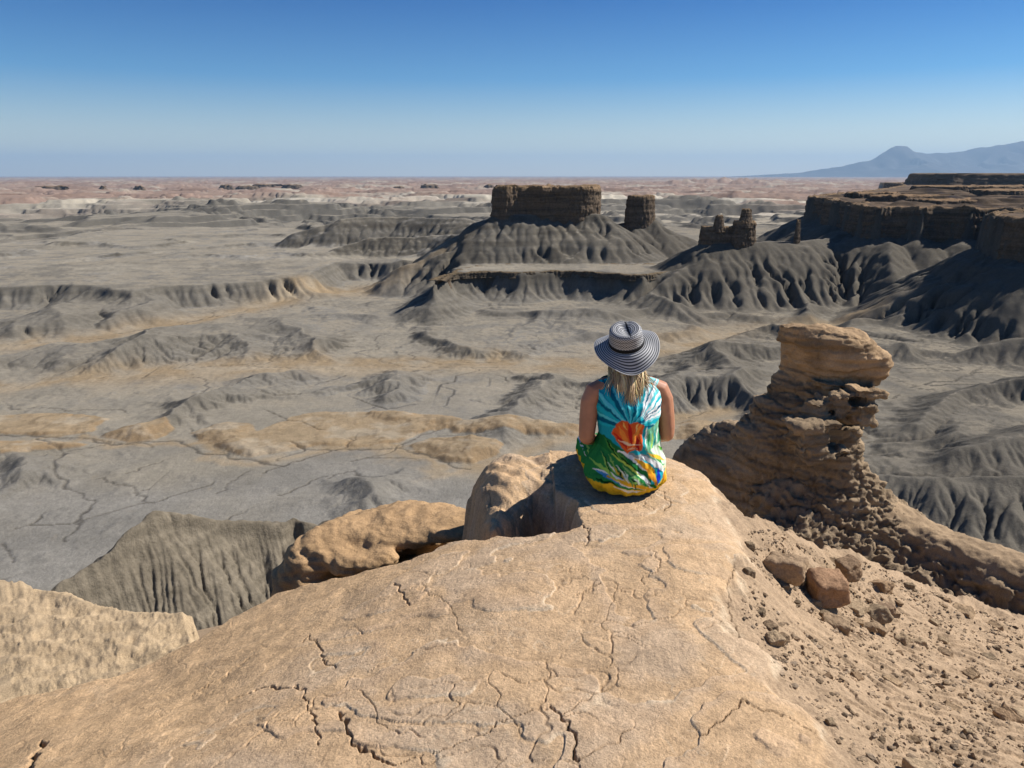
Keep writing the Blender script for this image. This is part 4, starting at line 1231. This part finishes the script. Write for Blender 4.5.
for s in (-1, 1):
    parts.append(ball((s * .076, .135, .752 + HO), (.010, .020, .032)))
    parts.append(ball((s * .028, .214, .788 + HO), (.022, .012, .008)))
    sh, el, wr = (s * .168, .078, .494), (s * .206, .048, .272), (s * .118, .262, .180)
    parts.append(chain([(s * .105, .085, .516), sh, (s * .188, .070, .45), (s * .198, .058, .37), (s * .204, .050, .31), el], [.055, .054, .049, .046, .043, .040]))
    parts.append(chain([el, (s * .190, .100, .248), (s * .160, .175, .215), wr], [.040, .041, .036, .026], flat=(1, .9)))
    # hand resting on the thigh: palm, four fingers, thumb
    d = np.array([-s * .45, .85, -.22]); d /= np.linalg.norm(d); sd = np.array([.88 * s, .45, .05]); w0 = np.array(wr)
    parts.append(chain([w0, w0 + d * .035, w0 + d * .085], [.025, .031, .034], flat=(1.15, .55)))
    for k, ln in enumerate((.066, .076, .072, .056)):
        b0 = w0 + d * .095 + sd * (.030 - .020 * k) * -1
        parts.append(chain([b0, b0 + d * ln * .5 + np.array([0, 0, .004]), b0 + d * ln * .85 + np.array([0, 0, -.014])], [.0082, .0076, .0066], 8))
    t0 = w0 + d * .030 - sd * .028
    parts.append(chain([t0, t0 - sd * .024 + d * .026, t0 - sd * .026 + d * .056 + np.array([0, 0, -.008])], [.0120, .0100, .0080], 8))
    hip, kn, an = (s * .080, .07, .085), (s * .105, .500, .070), (s * .095, .575, -.335)
    parts.append(chain([hip, (s * .10, .22, .088), (s * .105, .38, .078), kn], [.098, .090, .070, .058]))
    parts.append(chain([kn, (s * .105, .535, -.06), (s * .100, .545, -.16), (s * .097, .562, -.27), an], [.056, .056, .052, .038, .034]))
    parts.append(chain([an, (s * .098, .60, -.385), (s * .105, .66, -.405), (s * .108, .72, -.412)], [.036, .038, .036, .026], flat=(1.1, .8)))
bv, bf, bn = remesh(*join(parts), .0052, 5)
x, y, z = bv.T
skin, nt, b = new_mat('skin', .5, .35)
b.inputs['Subsurface Weight'].default_value = .12; b.inputs['Subsurface Radius'].default_value = (.02, .008, .004)
at = N(nt, 'ShaderNodeAttribute', attribute_name='Col'); nt.links.new(at.outputs['Color'], b.inputs['Base Color'])
sc_ = np.array([.47, .215, .120]) * (1 + .12 * fbm3(x / .09, y / .09, z / .14, 3, 805))[:, None] * (1 + .08 * fbm3(x / .03, y / .03, z / .03, 3, 801))[:, None]
lips = (np.abs(x) < .024) & (y > .222) & (np.abs(z - .705 - HO) < .010)
sc_[lips] = (.42, .13, .11)
body = mesh_obj('body', bv, bf, skin, sc_, person)
white_m, nt, b = new_mat('eye_white', .2, .5); b.inputs['Base Color'].default_value = (.75, .73, .7, 1)
iris_m, nt, b = new_mat('eye_iris', .2, .5); b.inputs['Base Color'].default_value = (.06, .09, .10, 1)
for s in (-1, 1):
    v, f = ball((s * .028, .219, .768 + HO), (.013, .011, .010)); e = mesh_obj('eye', v, [np.array([q for q in f if len(q) == 4])], white_m, None, person)
    v, f = ball((s * .028, .2275, .768 + HO), (.006, .004, .006)); mesh_obj('iris', v, [np.array([q for q in f if len(q) == 4])], iris_m, None, e)

# ---- dress, cut from the torso and thighs and puffed out
dp = [ring_tube([((0, cy, z), (rx + .010, 0, 0), (0, ry + .010, 0)) for z, cy, rx, ry in torso_rows[:11]], 32)]
for s in (-1, 1):
    dp.append(chain([(s * .080, .07, .085), (s * .088, .22, .086), (s * .095, .34, .080), (s * .10, .44, .074)], [.104, .098, .086, .076]))
    dp.append(chain([(s * .08, .085, .535), (s * .125, .082, .512), (s * .150, .08, .492)], [.050, .051, .056]))
dp.append(ball((0, .03, .080), (.200, .160, .088), 24, 12))
dv, df, dn = remesh(*join(dp), .0032, 14)
x, y, z = dv.T
fold = .009 * np.abs(n3(x / .05, y / .05, z / .12, 811)) + .011 * n3((x + .5 * z) / .045, y / .1, (z - .4 * x) / .16, 813) + .004 * n3(x / .02, y / .02, z / .05, 815)
loose = ss(.42, .2, z) * .9 + .35
dv = dv + dn * (fold * loose + .006 * ss(.3, .12, z))[:, None]
# pleats gathered towards the middle of the upper back
x, y, z = dv.T
ang = np.arctan2(x - .0, z - .27)
dv = dv + dn * (.0018 * np.sin(ang * 30) * ss(.28, .40, z) * ss(.62, .5, z))[:, None]
x, y, z = dv.T
dv[:, 2] = np.maximum(dv[:, 2], .006 + .003 * n2(x / .05, y / .05, 817))
keep = (z < .575 - .35 * np.maximum(np.abs(x) - .10, 0)) & (np.abs(x) < np.where(z > .30, .158 + .02 * ss(.5, .36, z), 9)) & (y < .46)
keep &= ~((np.hypot(x, y - .11) < .066) & (z > .545))
fm = keep[df].all(1); used = np.unique(df[fm]); rm = -np.ones(len(dv), int); rm[used] = np.arange(len(used))
dv, df = dv[used], rm[df[fm]]
# printed pattern in cloth coordinates (pixels of the photographed back)
x, y, z = dv.T
U = 627 + x / .00493; Vv = 497 - z * 207
U = U + 1.2 * fbm3(x / .03, y / .03, z / .03, 3, 821); Vv = Vv + 1.2 * fbm3(x / .03, y / .03, z / .03, 3, 825)
pc = np.tile(np.array(srgb(16, 165, 180)), (len(x), 1))


def put(mask, rgb, soft=None):
    k = np.clip(mask, 0, 1)[:, None]; pc[:] = pc * (1 - k) + np.array(srgb(*rgb)) * k


def area(pts, rgb, edge=.4):
    put(ss(-edge, edge, poly_sdf(U, Vv, pts)), rgb)


def stroke(pts, w0, rgb, edge=.35):
    d, t = seg_dist(U, Vv, [(p[0], p[1], i / (len(pts) - 1)) for i, p in enumerate(pts)])
    put(ss(edge, -edge, d - w0 * np.clip(1.25 - 2.2 * np.abs(t - .45), .15, 1)), rgb)


area([(630, 372), (672, 370), (672, 440), (655, 452), (648, 430), (640, 412)], (150, 220, 222))
for k, aa in enumerate(np.linspace(-72, 74, 23)):
    t = math.radians(aa); L = 66
    stroke([(623 + 6 * math.sin(t), 424 - 6 * math.cos(t)), (623 + L * math.sin(t), 424 - L * math.cos(t) + .004 * aa * aa)], 2.1 if k % 2 else 1.3, [(0, 185, 200), (0, 100, 128), (90, 215, 222)][k % 3])
for k, aa in enumerate((28, 38, 50, 60, 70, 80)):
    t = math.radians(aa); stroke([(630 + 8 * math.sin(t), 418 - 8 * math.cos(t)), (625 + 58 * math.sin(t), 420 - 58 * math.cos(t))], 1.5, (245, 248, 246))
area([(640, 428), (664, 415), (674, 450), (672, 475), (650, 462), (638, 446)], (120, 190, 150))
for k in range(9):
    stroke([(641 + k * 3.4, 424 + (k % 3) * 4), (639 + k * 3.6, 446 + (k % 4) * 3)], 1.0, [(235, 245, 230), (30, 140, 90), (170, 215, 90), (20, 150, 160)][k % 4])
area([(560, 434), (600, 434), (612, 443), (624, 450), (648, 474), (640, 486), (610, 472), (590, 455), (560, 470)], (34, 116, 60))
area([(560, 450), (598, 446), (628, 470), (650, 492), (610, 505), (560, 505)], (44, 136, 70))
for k in range(8):
    stroke([(600 + k * 2, 436 + k * 2.4), (608 + k * 5, 454 + k * 3.6)], .8, [(70, 140, 60), (8, 40, 22), (110, 170, 70)][k % 3])
stroke([(604, 462), (618, 474), (634, 486)], 2.0, (226, 190, 50)); stroke([(598, 456), (606, 466), (612, 472)], 1.4, (170, 200, 70))
stroke([(612, 447), (628, 455), (645, 470), (652, 480)], 3.4, (240, 242, 236))
stroke([(622, 450), (640, 455), (660, 470)], 2.6, (150, 160, 160))
stroke([(628, 455), (645, 468), (653, 484)], 3.2, (236, 178, 20))
stroke([(636, 462), (650, 480), (650, 490)], 2.2, (214, 140, 18))
area([(644, 448), (676, 440), (676, 476), (660, 472)], (214, 232, 205))
stroke([(648, 452), (664, 470)], 1.4, (50, 150, 80)); stroke([(655, 448), (671, 462)], 1.2, (90, 175, 60))
for k in range(7):
    stroke([(600 + k * 5, 455 + k * 3.5), (607 + k * 5.5, 466 + k * 3.2), (612 + k * 6, 476 + k * 2.4)], .9, [(70, 150, 70), (12, 52, 28), (225, 235, 220)][k % 3])
stroke([(626, 466), (640, 478), (648, 490)], 2.0, (236, 240, 234)); stroke([(616, 462), (630, 476), (640, 486)], 1.4, (140, 190, 110))
stroke([(634, 452), (650, 462), (662, 476)], 2.4, (240, 242, 238)); stroke([(640, 450), (655, 458), (666, 466)], 1.2, (236, 186, 40))
stroke([(590, 470), (604, 472), (622, 482), (640, 488)], 2.6, (238, 240, 240))
stroke([(592, 471), (602, 474), (614, 482)], 1.8, (70, 150, 205))
stroke([(592, 478), (606, 482), (618, 490)], 2.2, (10, 60, 30))
stroke([(602, 474), (622, 480), (640, 486), (650, 490)], 2.4, (238, 180, 16))
stroke([(588, 462), (600, 468), (612, 478)], 1.8, (150, 205, 90)); stroke([(606, 452), (622, 462), (636, 476)], 1.3, (190, 215, 80))
area([(586, 482), (604, 481), (622, 487), (645, 489), (662, 478), (676, 468), (676, 510), (590, 510)], (238, 190, 18))
stroke([(608, 484), (624, 490), (640, 492)], 1.6, (236, 238, 230)); stroke([(640, 480), (652, 488), (660, 486)], 1.6, (30, 110, 50))
stroke([(653, 468), (654, 476), (652, 484)], 2.2, (16, 52, 190)); stroke([(663, 470), (660, 484)], 1.6, (230, 150, 20))
area([(609, 420), (616, 416), (624, 419), (631, 417), (637, 422), (636, 432), (635, 447), (628, 446), (620, 450), (612, 440), (606, 430)], (232, 96, 28))
for pts, w0, col_ in ((((612, 422), (618, 434), (622, 446)), 2.2, (246, 140, 44)), (((634, 421), (629, 432), (626, 444)), 2.4, (248, 150, 50)), (((608, 430), (616, 438), (622, 446)), 1.8, (206, 40, 26)), (((622, 419), (623, 430), (625, 444)), 2.0, (200, 34, 26)), (((630, 432), (630, 440), (632, 447)), 1.8, (186, 24, 26)), (((612, 436), (622, 441), (634, 440)), 1.0, (250, 214, 170)), (((616, 418), (620, 426)), .9, (252, 190, 90)), (((632, 419), (628, 428)), .9, (252, 200, 110)), (((621, 446), (630, 444)), .9, (246, 190, 140))):
    stroke(pts, w0, col_)
for k in range(14):
    a0 = rng.uniform(0, 1); stroke([(596 + 34 * a0, 452 + 22 * a0 + rng.uniform(-4, 10)), (602 + 36 * a0, 462 + 22 * a0 + rng.uniform(-3, 10))], .7, [(60, 150, 80), (150, 200, 90), (10, 60, 40), (230, 240, 225)][k % 4])
cloth, nt, b = new_mat('printed_cloth', 1.0, .0)
at = N(nt, 'ShaderNodeAttribute', attribute_name='Col'); nt.links.new(at.outputs['Color'], b.inputs['Base Color'])
tc = N(nt, 'ShaderNodeTexCoord'); bp = N(nt, 'ShaderNodeBump'); bp.inputs['Distance'].default_value = .002
nt.links.new(noise_node(nt, tc.outputs['Object'], 60, 3, .6), bp.inputs['Height']); nt.links.new(bp.outputs['Normal'], b.inputs['Normal'])
dress = mesh_obj('dress', dv, df, cloth, mix(pc, pc.mean(1, keepdims=True), .06) * .92, person)

# ---- hat
prof = []   # (radius, height) from the crown centre outwards
R0 = np.r_[np.linspace(.002, .066, 24), np.linspace(.069, .083, 8), np.linspace(.0845, .092, 30), np.linspace(.094, .172, 52)]
H0 = np.r_[np.full(24, .089) - .0 + .006 * np.linspace(0, 1, 24) ** 2, .095 - .012 * np.linspace(0, 1, 8) ** 2, np.linspace(.081, .004, 30), .002 - .012 * np.linspace(0, 1, 52) ** 1.6]
arc = np.r_[0, np.cumsum(np.hypot(np.diff(R0), np.diff(H0)))]
na = 120; aa = np.linspace(0, 2 * np.pi, na, endpoint=False)
A_, I_ = np.meshgrid(aa, np.arange(len(R0)))
r = R0[I_]; hgt = H0[I_].copy()
ex, ey = r * np.cos(A_), r * np.sin(A_) * 1.10
top = ss(.078, .03, r) * (I_ < 33)
hgt -= .012 * top * np.exp(-(ex / .022) ** 2) + .010 * np.exp(-((ex - .03) / .02) ** 2) * ss(.02, .08, ey) * (I_ < 33)
br = ss(.095, .172, r) * (I_ >= 62)
hgt += br * (-.016 +   .020 * np.cos(2 * A_) - .022 * np.clip(-np.sin(A_), 0, 1) ** 1.5 + .005 * np.sin(5 * A_ + 1))
ex *= 1 - .04 * br * 0
stripe = np.sin(arc[I_] / .0098 * 2 * np.pi)
weave = np.sin(A_ * 38) * np.sin(arc[I_] / .007 * np.pi)
crown_side = (I_ >= 26) & (I_ < 62)
hcm = np.where(crown_side, ss(-.3, .3, weave + .3 * stripe), ss(-.25, .25, stripe))
hcol = mix(np.array([.035, .036, .045]), np.array([.50, .50, .50]), hcm[..., None])
crease = (I_ < 33) & (np.abs(ex - .012 - .1 * (ey + .02)) < .005) & (r < .075)
hcol[crease] = (.02, .02, .022)
HV = np.stack([ex, ey, hgt], -1)
under = HV[::-1].copy(); under[..., 2] -= .003
Fh = grid_faces(len(R0), na, True)
VV = np.concatenate([HV.reshape(-1, 3), under.reshape(-1, 3)])
cc = np.concatenate([hcol.reshape(-1, 3), hcol[::-1].reshape(-1, 3)])
o_ = len(R0) * na; i = np.arange(na); j = (i + 1) % na
rimf = np.stack([o_ - na + i, o_ - na + j, o_ + j, o_ + i], 1)
straw, nt, b = new_mat('woven_straw', .6, .3)
at = N(nt, 'ShaderNodeAttribute', attribute_name='Col'); nt.links.new(at.outputs['Color'], b.inputs['Base Color'])
hat = mesh_obj('hat', VV, [Fh, Fh + o_, rimf], straw, cc, person)
hat.scale = (.94, .94, .94); hat.location = (0, .128, .730); hat.rotation_euler = (math.radians(21), math.radians(-12), 0)
bandv = []
for rr_, hh_ in ((.0895, .004), (.0945, .005), (.0925, .022), (.088, .024)):
    bandv.append(np.column_stack([rr_ * np.cos(aa), rr_ * np.sin(aa) * 1.10, np.full(na, hh_)]))
band_m, nt, b = new_mat('hat_ribbon', .7, .2); b.inputs['Base Color'].default_value = (.008, .008, .009, 1)
mesh_obj('hat_band', np.vstack(bandv), grid_faces(4, na, True), band_m, None, hat)

# ---- hair
rh = np.random.default_rng(21); hp = []; hcols = []
for k in range(820):
    t = rh.uniform(-1, 1); main = k < 660
    ang = t * (1.25 if main else 1.7)
    x0 = .074 * math.sin(ang); y0 = head_c[1] - .080 * math.cos(ang); z0 = .625 + rh.uniform(-.012, .015)
    xe = (.070 * t + rh.normal() * .012) if main else (.125 * np.sign(t) * abs(t) ** .5 + rh.normal() * .01)
    ze = .452 + .055 * abs(t) ** 1.5 + rh.normal() * .013 if main else rh.uniform(.49, .55)
    ye = -.052 + .05 * abs(t) + rh.uniform(-.014, .012) if main else .02 + .02 * rh.normal()
    ph = 9 * t + rh.normal() * .5; wv_ = rh.uniform(.004, .009)
    pts = []
    for s in np.linspace(0, 1, 9):
        bul = .030 * math.sin(math.pi * min(s * 1.1, 1)) if main else .012
        pts.append((x0 + (xe - x0) * s ** 1.1 + wv_ * math.sin(ph + 7 * s), y0 + (ye - y0) * s ** .8 - bul * .45 + .5 * wv_ * math.cos(ph + 6 * s), z0 + (ze - z0) * s))
    rad = rh.uniform(.0013, .0026)
    v, f = chain(pts, [rad * (1 - .75 * (s ** 2)) for s in np.linspace(0, 1, 9)], 6)
    hp.append((v, [q for q in f if len(q) == 4]))
    hcols.append(np.tile(np.array([.78, .56, .32]) * (.85 + .3 * math.sin(11 * t) + rh.uniform(-.22, .22)) * np.array([1, rh.uniform(.92, 1.04), rh.uniform(.8, 1.1)]), (len(v), 1)))
sk = ball((0, head_c[1] - .006, .745 + HO), (.080, .092, .085), 20, 12); hp.append((sk[0], [q for q in sk[1] if len(q) == 4])); hcols.append(np.tile(np.array([.42, .27, .13]), (len(sk[0]), 1)))
face_cut = None
v, f = join(hp)
hc_ = np.vstack(hcols)
hm_, nt, b = new_mat('blond_hair', .45, .4)
at = N(nt, 'ShaderNodeAttribute', attribute_name='Col'); nt.links.new(at.outputs['Color'], b.inputs['Base Color'])
fq = np.array(f)
bad = (v[:, 1] > .165) & (v[:, 2] < .80 + HO) & (np.abs(v[:, 0]) < .078)
fq = fq[~bad[fq].any(1)]
mesh_obj('hair', v, fq, hm_, np.clip(hc_, .02, .8), person)

# ================================================================== CAMERA, LIGHT, SKY, AIR
cam_d = bpy.data.cameras.new('camera'); cam = bpy.data.objects.new('camera', cam_d); COL.objects.link(cam)
cam.location = (0, 0, EYE); cam.rotation_euler = (math.pi / 2 - PITCH, 0, 0)
cam_d.sensor_width = 36; cam_d.lens = FPX / 1024 * 36; cam_d.clip_start = .05; cam_d.clip_end = 600000
scene.camera = cam

SUN_AZ, SUN_EL = 73.0, 42.0
sa, se = math.radians(SUN_AZ), math.radians(SUN_EL)
S = Vector((math.sin(sa) * math.cos(se), math.cos(sa) * math.cos(se), math.sin(se)))
sl = bpy.data.lights.new('sun', 'SUN'); sl.energy = 5.0; sl.angle = math.radians(.53); sl.color = (1, .955, .89)
so = bpy.data.objects.new('sun', sl); so.rotation_euler = (-S).to_track_quat('-Z', 'Y').to_euler(); COL.objects.link(so)

w = bpy.data.worlds.new('World'); scene.world = w; w.use_nodes = True
nt = w.node_tree; bg = nt.nodes['Background']
sky = nt.nodes.new('ShaderNodeTexSky'); sky.sky_type = 'NISHITA'; sky.sun_disc = False
sky.sun_elevation = se; sky.sun_rotation = sa; sky.altitude = 1500; sky.air_density = 1.0; sky.dust_density = .4; sky.ozone_density = 3.0
tcw = nt.nodes.new('ShaderNodeTexCoord'); sxyz = nt.nodes.new('ShaderNodeSeparateXYZ'); nt.links.new(tcw.outputs['Generated'], sxyz.inputs[0])
rampn = nt.nodes.new('ShaderNodeValToRGB'); nt.links.new(sxyz.outputs['Z'], rampn.inputs[0])     # dry dusty air low down, deep blue above
cr = rampn.color_ramp; cr.interpolation = 'EASE'
cr.elements[0].position = 0; cr.elements[0].color = (2.25 / 3, 1.85 / 3, 1.22 / 3, 1)
cr.elements[1].position = .6; cr.elements[1].color = (.06 / 3, .42 / 3, .85 / 3, 1)
for ps, c3 in ((.05, (1.50, 1.40, 1.20)), (.113, (.34, .86, 1.20)), (.20, (.01, .48, 1.0))):
    e_ = cr.elements.new(ps); e_.color = (c3[0] / 3, c3[1] / 3, c3[2] / 3, 1)
cr.interpolation = 'LINEAR'
mulc = nt.nodes.new('ShaderNodeVectorMath'); mulc.operation = 'MULTIPLY'; nt.links.new(sky.outputs[0], mulc.inputs[0]); nt.links.new(rampn.outputs[0], mulc.inputs[1])
sc3 = nt.nodes.new('ShaderNodeVectorMath'); sc3.operation = 'SCALE'; sc3.inputs['Scale'].default_value = 3.0
nt.links.new(mulc.outputs[0], sc3.inputs[0]); nt.links.new(sc3.outputs[0], bg.inputs['Color']); bg.inputs['Strength'].default_value = .058

HAZE = True
if HAZE:
    hm = bpy.data.materials.new('air'); hm.use_nodes = True
    nt = hm.node_tree; nt.nodes.clear()
    out = nt.nodes.new('ShaderNodeOutputMaterial'); pv = nt.nodes.new('ShaderNodeVolumePrincipled')
    pv.inputs['Color'].default_value = (.48, .72, 1.0, 1); pv.inputs['Density'].default_value = 1.0e-5; pv.inputs['Anisotropy'].default_value = .1
    nt.links.new(pv.outputs[0], out.inputs['Volume'])
    bm = bmesh.new(); bmesh.ops.create_cube(bm, size=1)
    me = bpy.data.meshes.new('haze'); bm.to_mesh(me); bm.free(); me.materials.append(hm)
    hz = bpy.data.objects.new('haze', me); hz.scale = (420000, 420000, 5400); hz.location = (0, 0, 2400); COL.objects.link(hz)
    tag(hz, kind='stuff')
scene.view_settings.view_transform = 'Standard'; scene.view_settings.look = 'None'
scene.view_settings.gamma = 1; scene.view_settings.exposure = 0.55
scene.cycles.max_bounces = 6; scene.cycles.diffuse_bounces = 1; scene.cycles.volume_bounces = 0
